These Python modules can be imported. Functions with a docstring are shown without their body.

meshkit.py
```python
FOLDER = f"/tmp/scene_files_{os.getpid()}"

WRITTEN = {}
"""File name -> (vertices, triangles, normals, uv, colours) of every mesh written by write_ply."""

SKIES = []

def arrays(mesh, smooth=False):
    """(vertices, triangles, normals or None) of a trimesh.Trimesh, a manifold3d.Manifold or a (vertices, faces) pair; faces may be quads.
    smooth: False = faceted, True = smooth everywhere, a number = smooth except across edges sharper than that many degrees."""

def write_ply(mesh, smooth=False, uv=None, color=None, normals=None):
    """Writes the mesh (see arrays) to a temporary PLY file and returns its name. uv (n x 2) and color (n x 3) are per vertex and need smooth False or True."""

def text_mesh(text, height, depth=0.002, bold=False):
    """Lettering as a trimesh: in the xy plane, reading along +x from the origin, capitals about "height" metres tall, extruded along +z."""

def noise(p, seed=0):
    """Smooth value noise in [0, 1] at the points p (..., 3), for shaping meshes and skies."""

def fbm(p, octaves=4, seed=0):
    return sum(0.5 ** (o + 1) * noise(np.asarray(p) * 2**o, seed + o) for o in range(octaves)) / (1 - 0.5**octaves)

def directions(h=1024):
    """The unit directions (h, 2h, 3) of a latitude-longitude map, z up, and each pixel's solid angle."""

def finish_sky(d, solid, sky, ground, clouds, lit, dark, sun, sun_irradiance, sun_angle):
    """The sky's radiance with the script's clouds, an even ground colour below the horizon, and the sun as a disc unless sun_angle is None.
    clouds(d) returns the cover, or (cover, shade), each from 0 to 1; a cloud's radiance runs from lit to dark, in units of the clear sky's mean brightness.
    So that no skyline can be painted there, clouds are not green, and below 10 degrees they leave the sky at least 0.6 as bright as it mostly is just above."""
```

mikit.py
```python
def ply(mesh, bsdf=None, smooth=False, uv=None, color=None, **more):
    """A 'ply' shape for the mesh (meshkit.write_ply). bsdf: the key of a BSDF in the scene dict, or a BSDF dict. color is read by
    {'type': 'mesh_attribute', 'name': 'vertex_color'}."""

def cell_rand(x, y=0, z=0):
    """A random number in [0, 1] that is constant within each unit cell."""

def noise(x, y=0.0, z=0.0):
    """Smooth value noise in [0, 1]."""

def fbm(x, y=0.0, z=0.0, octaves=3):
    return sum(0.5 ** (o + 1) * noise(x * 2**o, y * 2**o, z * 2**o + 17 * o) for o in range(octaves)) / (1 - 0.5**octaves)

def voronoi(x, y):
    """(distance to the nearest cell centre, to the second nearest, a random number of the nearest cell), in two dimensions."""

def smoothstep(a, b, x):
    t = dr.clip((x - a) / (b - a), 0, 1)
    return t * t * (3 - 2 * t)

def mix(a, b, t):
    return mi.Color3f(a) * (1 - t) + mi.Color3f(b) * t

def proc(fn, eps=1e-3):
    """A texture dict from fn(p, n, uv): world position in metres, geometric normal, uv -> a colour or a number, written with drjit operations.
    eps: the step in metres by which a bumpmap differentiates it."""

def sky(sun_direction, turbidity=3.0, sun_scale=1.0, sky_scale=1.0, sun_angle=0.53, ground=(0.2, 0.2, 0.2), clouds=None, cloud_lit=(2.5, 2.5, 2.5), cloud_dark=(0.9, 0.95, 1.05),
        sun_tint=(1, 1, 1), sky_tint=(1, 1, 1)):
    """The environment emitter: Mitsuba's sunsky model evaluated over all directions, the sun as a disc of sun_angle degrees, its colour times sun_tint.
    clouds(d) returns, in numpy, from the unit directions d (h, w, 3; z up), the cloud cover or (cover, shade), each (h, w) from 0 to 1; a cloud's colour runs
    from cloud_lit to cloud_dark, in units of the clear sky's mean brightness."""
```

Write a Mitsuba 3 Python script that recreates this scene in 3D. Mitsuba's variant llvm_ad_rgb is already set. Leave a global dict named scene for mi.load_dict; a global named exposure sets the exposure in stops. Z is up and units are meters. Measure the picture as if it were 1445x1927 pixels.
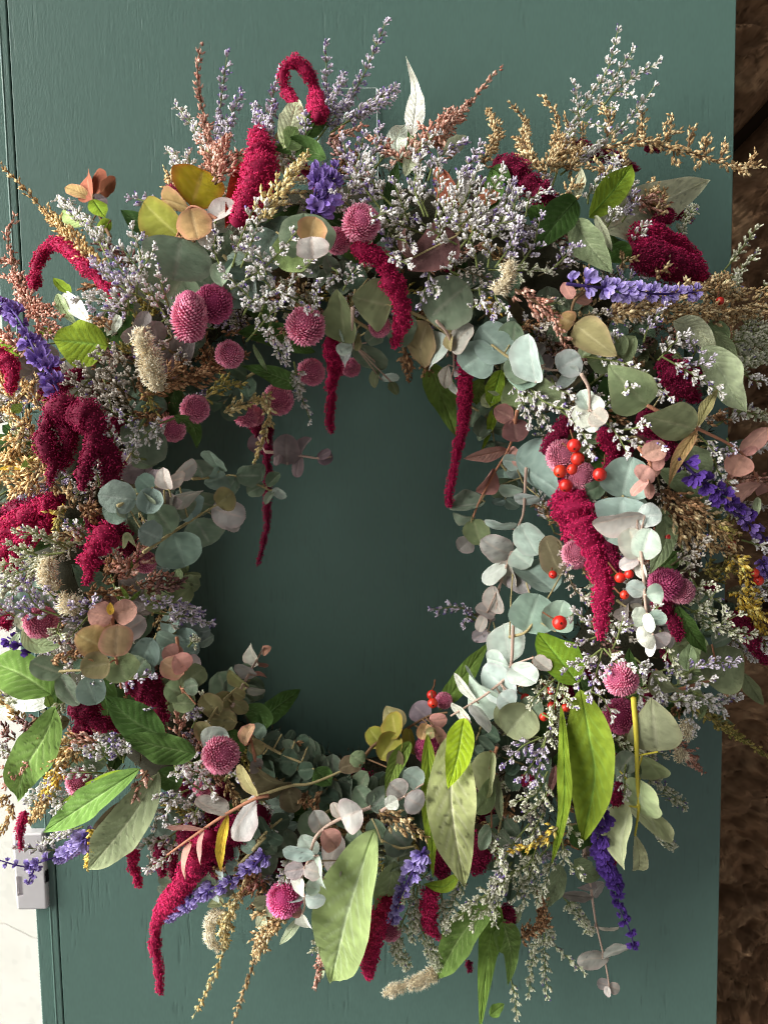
import math
import numpy as np
import trimesh
import mitsuba as mi
import drjit as dr
import mikit
from mikit import proc, noise, fbm, smoothstep, mix
import meshkit

T = mi.ScalarTransform4f
scene, labels = {'type': 'scene'}, {}

# ------------------------------------------------------------------ camera, light, exposure
PW, PH = 1445.0, 1927.0            # the photograph's pixels
TAN = 0.45                         # tangent of half the horizontal angle
PITCH, ROLL, DIST = 0.0931, -0.0181, 0.742
CAM = np.array([0.0, -DIST, 0.642 * math.tan(PITCH)])
FWD = np.array([0.0, math.cos(PITCH), -math.sin(PITCH)])
_r = np.array([1.0, 0, 0]); _u = np.cross(_r, FWD)
RIGHT = math.cos(ROLL) * _r + math.sin(ROLL) * _u
UP = -math.sin(ROLL) * _r + math.cos(ROLL) * _u
scene['camera'] = {'type': 'thinlens', 'fov': 2 * math.degrees(math.atan(TAN)), 'fov_axis': 'x', 'near_clip': 0.01, 'far_clip': 60.0,
                   'aperture_radius': 0.0012, 'focus_distance': 0.652,
                   'to_world': T().look_at(origin=CAM.tolist(), target=(CAM + FWD).tolist(), up=UP.tolist())}
# the soft daylight of a wide open side: from the left, above and a little in front of the door
scene['sky'] = mikit.sky((-0.92, -0.145, 0.34), turbidity=3, sun_scale=1.0, sun_angle=68, sky_scale=0.13, ground=(0.20, 0.20, 0.20),
                         clouds=lambda d: 0.9, cloud_lit=(1.3, 1.3, 1.3), sun_tint=(0.74, 1.0, 1.66))
exposure = 3.75

def srgb(c):
    c = np.asarray(c, float) / 255.0
    return np.where(c <= 0.04045, c / 12.92, ((c + 0.055) / 1.055) ** 2.4)

# ------------------------------------------------------------------ from a place seen in the photograph to a point h metres in front of the door
CX, CY = 690.0, 1000.0

def unproject(u, v, h):
    """The point of the plane h metres before the door's face that is seen at (u, v)."""
    u, v, h = (np.asarray(a, float) for a in (u, v, h))
    d = FWD + ((u / PW * 2 - 1) * TAN)[..., None] * RIGHT - ((v / PW * 2 - PH / PW) * TAN)[..., None] * UP
    return CAM + d * ((-h - CAM[1]) / d[..., 1])[..., None]

def ring_height(u, v):
    """How far the wreath's rounded body stands off the door."""
    r = np.hypot(u - CX, v - CY)
    body = 0.044 + 0.122 * np.sqrt(np.clip(1 - ((r - 565) / 255) ** 2, 0, 1))
    return np.maximum(body, np.where(r < 500, 0.055, 0.03))

PX = 0.0004                        # metres that one photograph pixel spans at the wreath
CROP = {'A': (0, 0), 'B': (475, 0), 'C': (945, 0), 'D': (0, 475), 'E': (475, 475), 'F': (945, 475), 'G': (0, 950), 'H': (475, 950),
        'I': (945, 950), 'J': (0, 1427), 'K': (475, 1427), 'L': (945, 1427), 'N': (0, 0)}
ZUNIT = 0.006

# ------------------------------------------------------------------ materials
def two(d):
    return {'type': 'twosided', 'bsdf': d}

# Every plant part carries, as its uv, a row of this table of dry material colours plus a place between the row's three colours (u), and a tone (v).
PALETTE, ROWS = [], {}

def tint(c0, c1=None, c2=None):
    c0 = np.asarray(c0, float)
    c1 = c0 if c1 is None else np.asarray(c1, float)
    c2 = c1 if c2 is None else np.asarray(c2, float)
    r = np.clip(np.r_[c0, c1, c2], 0.002, 0.93)
    k = tuple(np.round(r, 3))
    if k not in ROWS:
        ROWS[k] = len(PALETTE); PALETTE.append(r)
    return ROWS[k]

def plant_colour(p, n, uv):
    i = dr.floor(uv.x)
    f = dr.clip((uv.x - i - 0.05) / 0.9, 0, 1) * 2
    s = dr.select(f < 1, 0.0, 1.0)
    k = mi.UInt32(dr.clip(i, 0, 4000) * 3 + s)
    a = dr.gather(mi.Color3f, TABLE, k); b = dr.gather(mi.Color3f, TABLE, k + 1)
    return dr.clip((a + (b - a) * (f - s)) * uv.y, 0.0, 0.95)

VC = proc(plant_colour)
scene['petal_matte'] = two({'type': 'principled', 'base_color': VC, 'roughness': 0.8, 'specular': 0.25})
scene['velvet'] = two({'type': 'principled', 'base_color': VC, 'roughness': 0.85, 'specular': 0.2, 'sheen': 0.6, 'sheen_tint': 0.6})
scene['leaf_waxy'] = {'type': 'principledthin', 'base_color': VC, 'roughness': 0.55, 'diff_trans': 0.25, 'spec_trans': 0.0, 'eta': 1.4}
scene['leaf_fresh'] = {'type': 'principledthin', 'base_color': VC, 'roughness': 0.38, 'diff_trans': 0.45, 'spec_trans': 0.0, 'eta': 1.45}
scene['berry_skin'] = two({'type': 'principled', 'base_color': VC, 'roughness': 0.34, 'specular': 0.5, 'clearcoat': 0.3, 'clearcoat_gloss': 0.9})

def pores(p):
    a = smoothstep(0.76, 0.92, noise(p.x * 640, p.z * 60, 3.0)) * smoothstep(0.40, 0.68, noise(p.x * 55, p.z * 22, 5.0))
    return a * (0.35 + 0.65 * smoothstep(0.1, -0.25, p.z + 0.5 * p.x))

def grain_height(p, n, uv):
    return 0.00005 * noise(p.x * 900, p.z * 60, 9.0) * noise(p.x * 40, p.z * 30, 2.0) + 0.00010 * fbm(p.x * 1300, p.z * 420, 1.0, 2) - 0.00022 * pores(p)

def door_colour(p, n, uv):
    t = fbm(p.x * 6, p.z * 3, 4.0, 3)
    return mix([0.078, 0.143, 0.120], [0.088, 0.156, 0.132], t) * (1 - 0.14 * pores(p)) * (0.96 + 0.08 * noise(p.x * 900, p.z * 300))

scene['door_paint'] = two({'type': 'bumpmap', 'arbitrary': proc(grain_height, 2.5e-4), 'scale': 1.0,
                       'bsdf': {'type': 'principled', 'base_color': proc(door_colour), 'roughness': 0.42, 'specular': 0.5}})

def stone_colour(p, n, uv):
    a = fbm(p.x * 14, p.y * 14, p.z * 14, 4)
    b = noise(p.x * 160, p.y * 160, p.z * 160)
    c = smoothstep(0.5, 0.75, fbm(p.x * 45 + 9, p.y * 45, p.z * 45, 3))
    return mix(mix([0.085, 0.044, 0.023], [0.30, 0.165, 0.09], a), [0.40, 0.245, 0.14], c * 0.6) * (0.45 + 1.1 * fbm(p.x * 90, p.y * 90, p.z * 90, 4))

def stone_grit(p, n, uv):
    return 0.0028 * fbm(p.x * 240, p.y * 240, p.z * 240, 3)

scene['brown_stone'] = two({'type': 'bumpmap', 'arbitrary': proc(stone_grit, 6e-4), 'scale': 1.0,
                        'bsdf': {'type': 'principled', 'base_color': proc(stone_colour), 'roughness': 0.92, 'specular': 0.2}})
scene['stone_joint'] = two({'type': 'diffuse', 'reflectance': {'type': 'rgb', 'value': [0.05, 0.03, 0.018]}})

def plaster_colour(p, n, uv):
    a = fbm(p.x * 18, p.z * 18, 2.0, 4)
    spots = smoothstep(0.7, 0.85, noise(p.x * 70, p.z * 70, 7.0))
    return mix([0.50, 0.485, 0.44], [0.56, 0.55, 0.51], a) * (1 - 0.05 * spots)

scene['cream_plaster'] = two({'type': 'principled', 'base_color': proc(plaster_colour), 'roughness': 0.9, 'specular': 0.2})
scene['dark_crack'] = two({'type': 'diffuse', 'reflectance': {'type': 'rgb', 'value': [0.25, 0.23, 0.2]}})
scene['satin_steel'] = two({'type': 'principled', 'base_color': {'type': 'rgb', 'value': [0.62, 0.59, 0.60]}, 'roughness': 0.5, 'metallic': 0.35})
scene['slot_metal'] = two({'type': 'principled', 'base_color': {'type': 'rgb', 'value': [0.33, 0.31, 0.34]}, 'roughness': 0.45, 'metallic': 0.5})
scene['black_rubber'] = two({'type': 'diffuse', 'reflectance': {'type': 'rgb', 'value': [0.015, 0.017, 0.018]}})
scene['clear_plastic'] = {'type': 'thindielectric', 'int_ior': 1.49}
scene['plastic_edge'] = two({'type': 'principled', 'base_color': {'type': 'rgb', 'value': [0.55, 0.60, 0.57]}, 'roughness': 0.25})

# ------------------------------------------------------------------ mesh helpers
def key_for(base):
    if base not in used:
        used[base] = 0
        return base
    used[base] += 1
    return f'{base}_{used[base]:03d}'

used = {}

def rounded_box(x0, x1, y0, y1, z0, z1, r=0.0015):
    import manifold3d
    s = [manifold3d.Manifold.sphere(r, 12).translate([x, y, z]) for x in (x0 + r, x1 - r) for y in (y0 + r, y1 - r) for z in (z0 + r, z1 - r)]
    return manifold3d.Manifold.batch_hull(s)

def spline(P, n):
    """A smooth curve of n points through the points P (Catmull-Rom)."""
    P = np.asarray(P, float)
    if len(P) == 2:
        return P[0] + (P[1] - P[0]) * np.linspace(0, 1, n)[:, None]
    Q = np.vstack([2 * P[0] - P[1], P, 2 * P[-1] - P[-2]])
    seg = np.linalg.norm(np.diff(P, axis=0), axis=1)
    s = np.r_[0, np.cumsum(seg)] / seg.sum()
    out = np.empty((n, P.shape[1]))
    for k, t in enumerate(np.linspace(0, 1, n)):
        i = min(np.searchsorted(s, t, 'right') - 1, len(P) - 2)
        f = (t - s[i]) / max(s[i + 1] - s[i], 1e-9)
        a, b, c, d = Q[i], Q[i + 1], Q[i + 2], Q[i + 3]
        out[k] = 0.5 * (2 * b + (c - a) * f + (2 * a - 5 * b + 4 * c - d) * f * f + (3 * b - a - 3 * c + d) * f ** 3)
    return out

def unit(v):
    return v / np.maximum(np.linalg.norm(v, axis=-1, keepdims=True), 1e-12)

def frames(d, rng=None, ref=None):
    """Row frames (n, 3, 3): the third axis along d, the first two across it."""
    d = unit(d)
    if ref is None:
        ref = rng.normal(size=d.shape)
    a = unit(ref - (ref * d).sum(-1, keepdims=True) * d)
    return np.stack([a, np.cross(d, a), d], 1)

class Bag:
    """Pieces gathered into one mesh; c is a colour, or (row, place, tone) of the palette."""
    def __init__(self):
        self.v, self.f, self.c, self.n = [], [], [], 0

    def add(self, v, f, c):
        if not isinstance(c, tuple):
            c = (tint(c), 0.5, 1.0)
        uv = np.empty((len(v), 2)); uv[:, 0] = np.asarray(c[0], float) + 0.05 + 0.9 * np.clip(c[1], 0, 1); uv[:, 1] = c[2]
        self.v.append(v); self.f.append(np.asarray(f) + self.n); self.c.append(uv); self.n += len(v)

    def scatter(self, tv, tf, pos, fr, size, c):
        """Copies of a template at pos; size (n,) or (n, 3); c = (rows (n,), places (m,), tones (n,))."""
        size = np.asarray(size, float)
        if size.ndim == 1:
            size = size[:, None].repeat(3, 1)
        v = np.einsum('nmk,nkj->nmj', tv[None] * size[:, None, :], fr) + pos[:, None, :]
        n, m = len(pos), len(tv)
        f = (np.asarray(tf)[None] + (np.arange(n) * m)[:, None, None]).reshape(-1, 3)
        if not isinstance(c, tuple):
            c = (np.full(n, tint(c)), np.full(m, 0.5), np.ones(n))
        self.add(v.reshape(-1, 3), f, (np.repeat(c[0], m), np.tile(c[1], n), np.repeat(c[2], m)))

    def tube(self, P, r, c, sides=6, cap=True):
        P = np.asarray(P, float); k = len(P)
        r = np.broadcast_to(np.asarray(r, float), (k,))
        t = unit(np.gradient(P, axis=0))
        a = unit(np.cross(t, np.where(np.abs(t[:, 1:2]) < 0.9, [0, 1.0, 0], [1.0, 0, 0])))
        b = np.cross(t, a); w = np.arange(sides) * 2 * math.pi / sides
        v = P[:, None] + r[:, None, None] * (np.cos(w)[None, :, None] * a[:, None] + np.sin(w)[None, :, None] * b[:, None])
        i, j = np.meshgrid(np.arange(k - 1), np.arange(sides), indexing='ij')
        q = np.stack([i * sides + j, i * sides + (j + 1) % sides, (i + 1) * sides + (j + 1) % sides, (i + 1) * sides + j], -1).reshape(-1, 4)
        f = np.vstack([q[:, [0, 1, 2]], q[:, [0, 2, 3]]])
        v = v.reshape(-1, 3)
        if cap:
            v = np.vstack([v, P[-1] + t[-1] * r[-1] * 0.5, P[0] - t[0] * r[0] * 0.5])
            jj = np.arange(sides)
            f = np.vstack([f, np.stack([(k - 1) * sides + jj, (k - 1) * sides + (jj + 1) % sides, np.full(sides, k * sides)], 1),
                           np.stack([(jj + 1) % sides, jj, np.full(sides, k * sides + 1)], 1)])
        self.add(v, f, c)

    def put(self, key, bsdf, smooth=True):
        if not self.n:
            return None
        scene[key] = mikit.ply((np.vstack(self.v), np.vstack(self.f)), bsdf, smooth=smooth, uv=np.vstack(self.c))
        return key

def revolve(rings, sides):
    """A template round the z axis: rings of (radius, z); radius 0 closes an end."""
    v, f, idx = [], [], []
    w = np.arange(sides) * 2 * math.pi / sides
    for r, z in rings:
        if r == 0:
            idx.append([len(v)]); v.append([0, 0, z])
        else:
            idx.append(list(range(len(v), len(v) + sides))); v += [[r * math.cos(a), r * math.sin(a), z] for a in w]
    for a, b in zip(idx[:-1], idx[1:]):
        for j in range(sides):
            k = (j + 1) % sides
            if len(a) == 1:
                f.append([a[0], b[k], b[j]])
            elif len(b) == 1:
                f.append([a[j], a[k], b[0]])
            else:
                f += [[a[j], a[k], b[k]], [a[j], b[k], b[j]]]
    return np.array(v, float), np.array(f)

FLORET = revolve([(0.18, 0), (0.34, 0.45), (0.42, 0.9), (0, 1.0)], 3)
BRACT = revolve([(0, 0), (0.5, 0.4), (0, 1.0)], 3)
BUD = revolve([(0, 0), (0.40, 0.42), (0, 1.0)], 4)

# ------------------------------------------------------------------ the door, the wall it stands open against and the bright wall beside it
def box(key, x0, x1, y0, y1, z0, z1, bsdf, r=0.0015):
    scene[key] = mikit.ply(rounded_box(x0, x1, y0, y1, z0, z1, r), bsdf, smooth=40)

XR, XB = 0.2995, -0.3107
box('door__panel', XB + 0.0068, XR, 0.0, 0.036, -0.95, 0.95, 'door_paint', 0.0010)
box('door__bead', XB - 0.0010, XB + 0.0060, -0.0002, 0.036, -0.95, 0.95, 'door_paint', 0.0011)
lip = Bag(); lip.tube(np.array([[XB - 0.0002, 0.0004, z] for z in np.linspace(-0.95, 0.95, 60)]) + np.random.default_rng(5).normal(0, 0.00008, (60, 3)), 0.0011, np.array([0.1, 0.1, 0.1]), 12); lip.put('door__bead__lip', 'door_paint')
box('door__edge_strip', XB - 0.0158, XB - 0.0012, 0.0042, 0.036, -0.95, 0.95, 'door_paint', 0.0015)
box('door__groove_backing', XB - 0.004, XB + 0.0085, 0.0052, 0.030, -0.94, 0.94, 'door_paint', 0.001)
labels['door'] = {'label': 'green painted wooden door with fine grain, standing open behind the wreath', 'category': 'door'}

import manifold3d
pa, pb = unproject(24, 1568, 0.004), unproject(91, 1711, 0.004)
plate = rounded_box(pa[0], pb[0], -0.006, 0.012, pb[2], pa[2], 0.0025)
sa, sb = unproject(31, 1649, 0.005), unproject(45, 1686, 0.005)
plate = plate - rounded_box(sa[0], sb[0], -0.02, -0.0025, sb[2], sa[2], 0.0008)
ga, gb = unproject(83, 1640, 0.005), unproject(89, 1663, 0.005)
plate = plate - manifold3d.Manifold.cube([gb[0] - ga[0], 0.03, ga[2] - gb[2]]).translate([ga[0], -0.02, gb[2]])
scene['door__metal_plate'] = mikit.ply(plate, 'satin_steel', smooth=35)
labels['door__metal_plate'] = {'label': 'pale metal fitting plate with a narrow slot on the edge of the door'}
box('door__metal_plate__slot', sa[0] + 0.0002, sb[0] - 0.0002, -0.0022, 0.0, sb[2] + 0.0002, sa[2] - 0.0002, 'slot_metal', 0.0003)
box('door__metal_plate__gap', ga[0] + 0.0001, gb[0] - 0.0001, -0.003, 0.0, gb[2] + 0.0001, ga[2] - 0.0001, 'black_rubber', 0.0003)

# the clear plastic hook plate that carries the wreath
ha, hb = unproject(597, 166, 0.003), unproject(712, 345, 0.003)
scene['wreath_hook__clear_plate'] = mikit.ply((np.array([[ha[0], -0.003, hb[2]], [hb[0], -0.003, hb[2]], [hb[0], -0.003, ha[2]], [ha[0], -0.003, ha[2]]]), np.array([[0, 1, 2], [0, 2, 3]])), 'clear_plastic')
e = Bag()
for x0, z0, x1, z1 in ((hb[0], hb[2], hb[0], ha[2]), (ha[0], ha[2], hb[0], ha[2]), (ha[0], hb[2], ha[0], ha[2])):
    e.tube(np.array([[x0, -0.0022, z0], [(x0 + x1) / 2, -0.0022, (z0 + z1) / 2], [x1, -0.0022, z1]]), 0.00055 if x0 == x1 else 0.0003, np.array([0.5, 0.56, 0.53]), 6)
e.put('wreath_hook__edge', 'petal_matte')
hk = np.array([unproject(u, v, h) for u, v, h in ((645, 228, 0.004), (652, 212, 0.010), (662, 216, 0.016), (667, 230, 0.017), (664, 246, 0.012))])
e = Bag(); e.tube(spline(hk, 20), 0.0007, np.array([0.5, 0.55, 0.52]), 8); e.put('wreath_hook__hook', 'petal_matte')
labels['wreath_hook'] = {'label': 'clear plastic hook plate stuck to the door behind the top of the wreath', 'category': 'hook'}

def stone(poly, y0, seed, nt=270, nr=140):
    poly = np.asarray(poly, float)
    c = poly.mean(0)
    P = np.vstack([poly, poly[:1]])
    seg = np.linalg.norm(np.diff(P, axis=0), axis=1)
    s = np.r_[0, np.cumsum(seg)]
    tt = np.linspace(0, s[-1], nt, endpoint=False)
    bnd = np.stack([np.interp(tt, s, P[:, k]) for k in (0, 1)], 1)
    for _ in range(3):
        bnd = (np.roll(bnd, 1, 0) + bnd * 2 + np.roll(bnd, -1, 0)) / 4
    rho = np.linspace(0, 1, nr) ** 0.8
    xz = c + rho[:, None, None] * (bnd - c)[None]
    q = np.stack([xz[..., 0], np.full(xz.shape[:2], seed * 3.7), xz[..., 1]], -1)
    dist = (1 - rho)[:, None] * np.linalg.norm(bnd - c, axis=1)[None]
    rise = 0.028 * (1 - np.exp(-dist / 0.012))
    n = meshkit.fbm(q * 20, 3, seed) * 0.045 + (0.5 - np.abs(meshkit.fbm(q * 42, 3, seed + 5) - 0.5)) ** 2 * 0.07 + np.abs(meshkit.fbm(q * 80, 3, seed + 9) - 0.5) * 0.020 + meshkit.fbm(q * 200, 2, seed + 3) * 0.004
    y = y0 - rise - n * (0.25 + 0.75 * (1 - np.exp(-dist / 0.02)))
    v = np.stack([xz[..., 0], y, xz[..., 1]], -1).reshape(-1, 3)
    i, j = np.meshgrid(np.arange(nr - 1), np.arange(nt), indexing='ij')
    f = np.stack([i * nt + j, (i + 1) * nt + j, (i + 1) * nt + (j + 1) % nt, i * nt + (j + 1) % nt], -1).reshape(-1, 4)
    f = np.vstack([f[:, [0, 1, 2]], f[:, [0, 2, 3]]])
    return v, f

WALLY = 0.135
j0, j1 = unproject(1383, 258, -0.11), unproject(1445, 190, -0.11)
sl = (j1[2] - j0[2]) / (j1[0] - j0[0])
def jz(x, off):
    return j0[2] + sl * (x - j0[0]) + off
xa, xb = 0.20, 0.62
stones = [[(xa, jz(xa, 0.006)), (xb, min(jz(xb, 0.006), 0.62)), (xb, 0.72), (xa, 0.72)],
          [(xa, -0.13), (xb, -0.10), (xb, min(jz(xb, -0.006), 0.60)), (xa, jz(xa, -0.006))],
          [(xa, -0.75), (xb, -0.75), (xb, -0.112), (xa, -0.142)],
          [(xb + 0.012, -0.75), (1.1, -0.75), (1.1, -0.02), (xb + 0.012, -0.03)],
          [(xb + 0.012, -0.018), (1.1, -0.008), (1.1, 0.72), (xb + 0.012, 0.72)]]
for k, poly in enumerate(stones):
    scene[key_for('stone_wall__stone')] = mikit.ply(stone(poly, WALLY, k + 1, *((270, 140) if k < 3 else (100, 40))), 'brown_stone', smooth=True)
scene['stone_wall__mortar'] = mikit.ply(trimesh.creation.box(extents=(0.95, 0.02, 1.5), transform=trimesh.transformations.translation_matrix([0.655, WALLY + 0.004, 0])), 'stone_joint')
labels['stone_wall'] = {'label': 'rough brown stone wall behind the right edge of the door', 'category': 'wall'}

PO, PA = np.array([-0.15, 0.42, 0.0]), math.radians(18)          # the bright wall runs away to the left, turned towards the light
PN, PT = np.array([-math.sin(PA), -math.cos(PA), 0]), np.array([-math.cos(PA), math.sin(PA), 0])
m = np.eye(4); m[:3, 0], m[:3, 1], m[:3, 2] = PT, -PN, [0, 0, 1]; m[:3, 3] = PO + PT * 1.3 - PN * 0.05
scene['plaster_wall__face'] = mikit.ply(trimesh.creation.box(extents=(2.6, 0.1, 2.8), transform=m), 'cream_plaster')

def on_plaster(u, v):
    d = unproject(u, v, 0.0) - CAM
    return CAM + d * (((PO + PN * 0.0004 - CAM) @ PN) / (d @ PN))

cr = np.array([on_plaster(u, v) for u, v in ((-60, 1722), (-15, 1735), (8, 1739), (20, 1744), (34, 1751), (47, 1757), (62, 1763), (90, 1766))])
b = Bag(); b.tube(spline(cr + np.random.default_rng(3).normal(0, 0.0008, 8)[:, None] * np.array([0, 0, 1]), 30), 0.0007, np.array([0.4, 0.38, 0.34]), 5); b.put('plaster_wall__crack', 'petal_matte')
labels['plaster_wall'] = {'label': 'bright cream plaster wall with a hairline crack left of the door', 'category': 'wall'}

# ------------------------------------------------------------------ colours of the plants (sRGB as one would pick them from the dry material)
STATICE = {'w': ((236, 231, 231), (170, 166, 144), 0.07), 'l': ((224, 214, 230), (165, 155, 150), 0.20), 'g': ((228, 225, 206), (150, 158, 112), 0.03),
           'k': ((205, 196, 186), (118, 108, 84), 0.03)}
PLUME = {'tan': ((210, 178, 126), (184, 148, 98), (228, 202, 152)), 'crm': ((228, 206, 150), (206, 180, 120), (238, 222, 176)),
         'go': ((206, 178, 132), (176, 142, 100), (234, 210, 166)), 'pk': ((204, 154, 136), (176, 120, 102), (226, 186, 168)),
         'br': ((162, 120, 86), (126, 90, 62), (190, 150, 112)), 'ol': ((158, 146, 78), (124, 118, 62), (186, 166, 96)),
         'ye': ((222, 190, 84), (198, 160, 58), (238, 214, 126)), 'mv': ((142, 104, 98), (112, 80, 80), (168, 128, 120))}
TASSEL = {'r': ((162, 16, 70), (224, 58, 114)), 'd': ((120, 14, 54), (172, 40, 88))}
LEAF = {  # base, edge, vein, kind of surface
    'eg': ((118, 134, 112), (128, 138, 118), (150, 158, 138), 'leaf_waxy'), 'eb': ((136, 154, 142), (142, 158, 148), (166, 182, 170), 'leaf_waxy'),
    'ew': ((186, 200, 190), (192, 196, 188), (204, 212, 202), 'leaf_waxy'), 'ep': ((186, 180, 174), (194, 176, 170), (206, 190, 180), 'leaf_waxy'),
    'ek': ((184, 138, 126), (192, 138, 128), (206, 156, 140), 'leaf_waxy'), 'er': ((158, 98, 76), (168, 104, 82), (180, 126, 100), 'leaf_waxy'),
    'ed': ((112, 80, 78), (128, 88, 84), (138, 106, 100), 'leaf_waxy'), 'eo': ((150, 142, 100), (162, 144, 108), (172, 164, 124), 'leaf_waxy'),
    'ey': ((178, 166, 46), (188, 122, 56), (206, 186, 92), 'leaf_waxy'), 'oy': ((140, 138, 62), (156, 136, 70), (166, 160, 90), 'leaf_waxy'),
    'eot': ((164, 134, 92), (182, 134, 104), (186, 160, 118), 'leaf_waxy'), 'eok': ((176, 144, 112), (196, 140, 122), (198, 168, 136), 'leaf_waxy'),
    'em': ((122, 108, 112), (132, 112, 116), (146, 130, 130), 'leaf_waxy'), 'em2': ((146, 138, 134), (154, 140, 138), (168, 158, 154), 'leaf_waxy'),
    'sage': ((126, 138, 102), (134, 142, 106), (152, 160, 124), 'leaf_waxy'), 'sg': ((138, 144, 112), (146, 148, 114), (164, 168, 136), 'leaf_waxy'),
    'sgl': ((176, 184, 138), (184, 186, 144), (196, 202, 162), 'leaf_waxy'), 'ebd': ((84, 102, 86), (96, 108, 92), (116, 130, 112), 'leaf_waxy'),
    'eod': ((100, 92, 70), (112, 98, 78), (124, 116, 90), 'leaf_waxy'), 'pg': ((150, 168, 110), (160, 172, 118), (176, 190, 138), 'leaf_waxy'),
    'lg': ((128, 150, 50), (134, 154, 58), (140, 176, 80), 'leaf_fresh'), 'lgd': ((104, 128, 42), (100, 130, 46), (118, 152, 66), 'leaf_fresh'),
    'lm': ((118, 142, 68), (114, 142, 66), (150, 172, 100), 'leaf_fresh'), 'lgm': ((110, 140, 72), (118, 146, 80), (160, 184, 120), 'leaf_fresh'),
    'ldm': ((74, 102, 52), (84, 110, 62), (120, 146, 92), 'leaf_fresh'), 'ld': ((56, 78, 42), (66, 86, 50), (96, 116, 74), 'leaf_fresh'),
    'll': ((164, 184, 46), (172, 188, 60), (200, 214, 112), 'leaf_fresh'), 'lp': ((192, 198, 164), (200, 204, 172), (214, 218, 190), 'leaf_waxy'),
    'lw': ((216, 220, 206), (220, 222, 210), (228, 230, 218), 'leaf_waxy'), 'ls': ((142, 156, 118), (152, 164, 126), (180, 190, 154), 'leaf_fresh'),
    'ls2': ((172, 186, 122), (180, 192, 132), (214, 222, 178), 'leaf_fresh'), 'lr': ((140, 48, 34), (156, 58, 42), (150, 70, 56), 'leaf_fresh'),
    'ly': ((206, 176, 66), (212, 184, 84), (222, 198, 110), 'leaf_fresh')}
STEM = {'g': (122, 132, 78), 'r': (178, 122, 96), 'b': (120, 92, 66), 'y': (206, 190, 72), 'p': (196, 168, 152), 't': (176, 160, 116), 'k': (88, 78, 54)}
CRP = PX / 2.89

def rngf(*k):
    return np.random.default_rng(abs(hash(tuple(int(round(float(x) * 10)) for x in k))) % (2 ** 32))

def mark(key, label=None, kind=None):
    d = {}
    if label:
        d['label'] = label
    if kind:
        d['kind'] = kind
    if d:
        labels[key] = d

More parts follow.
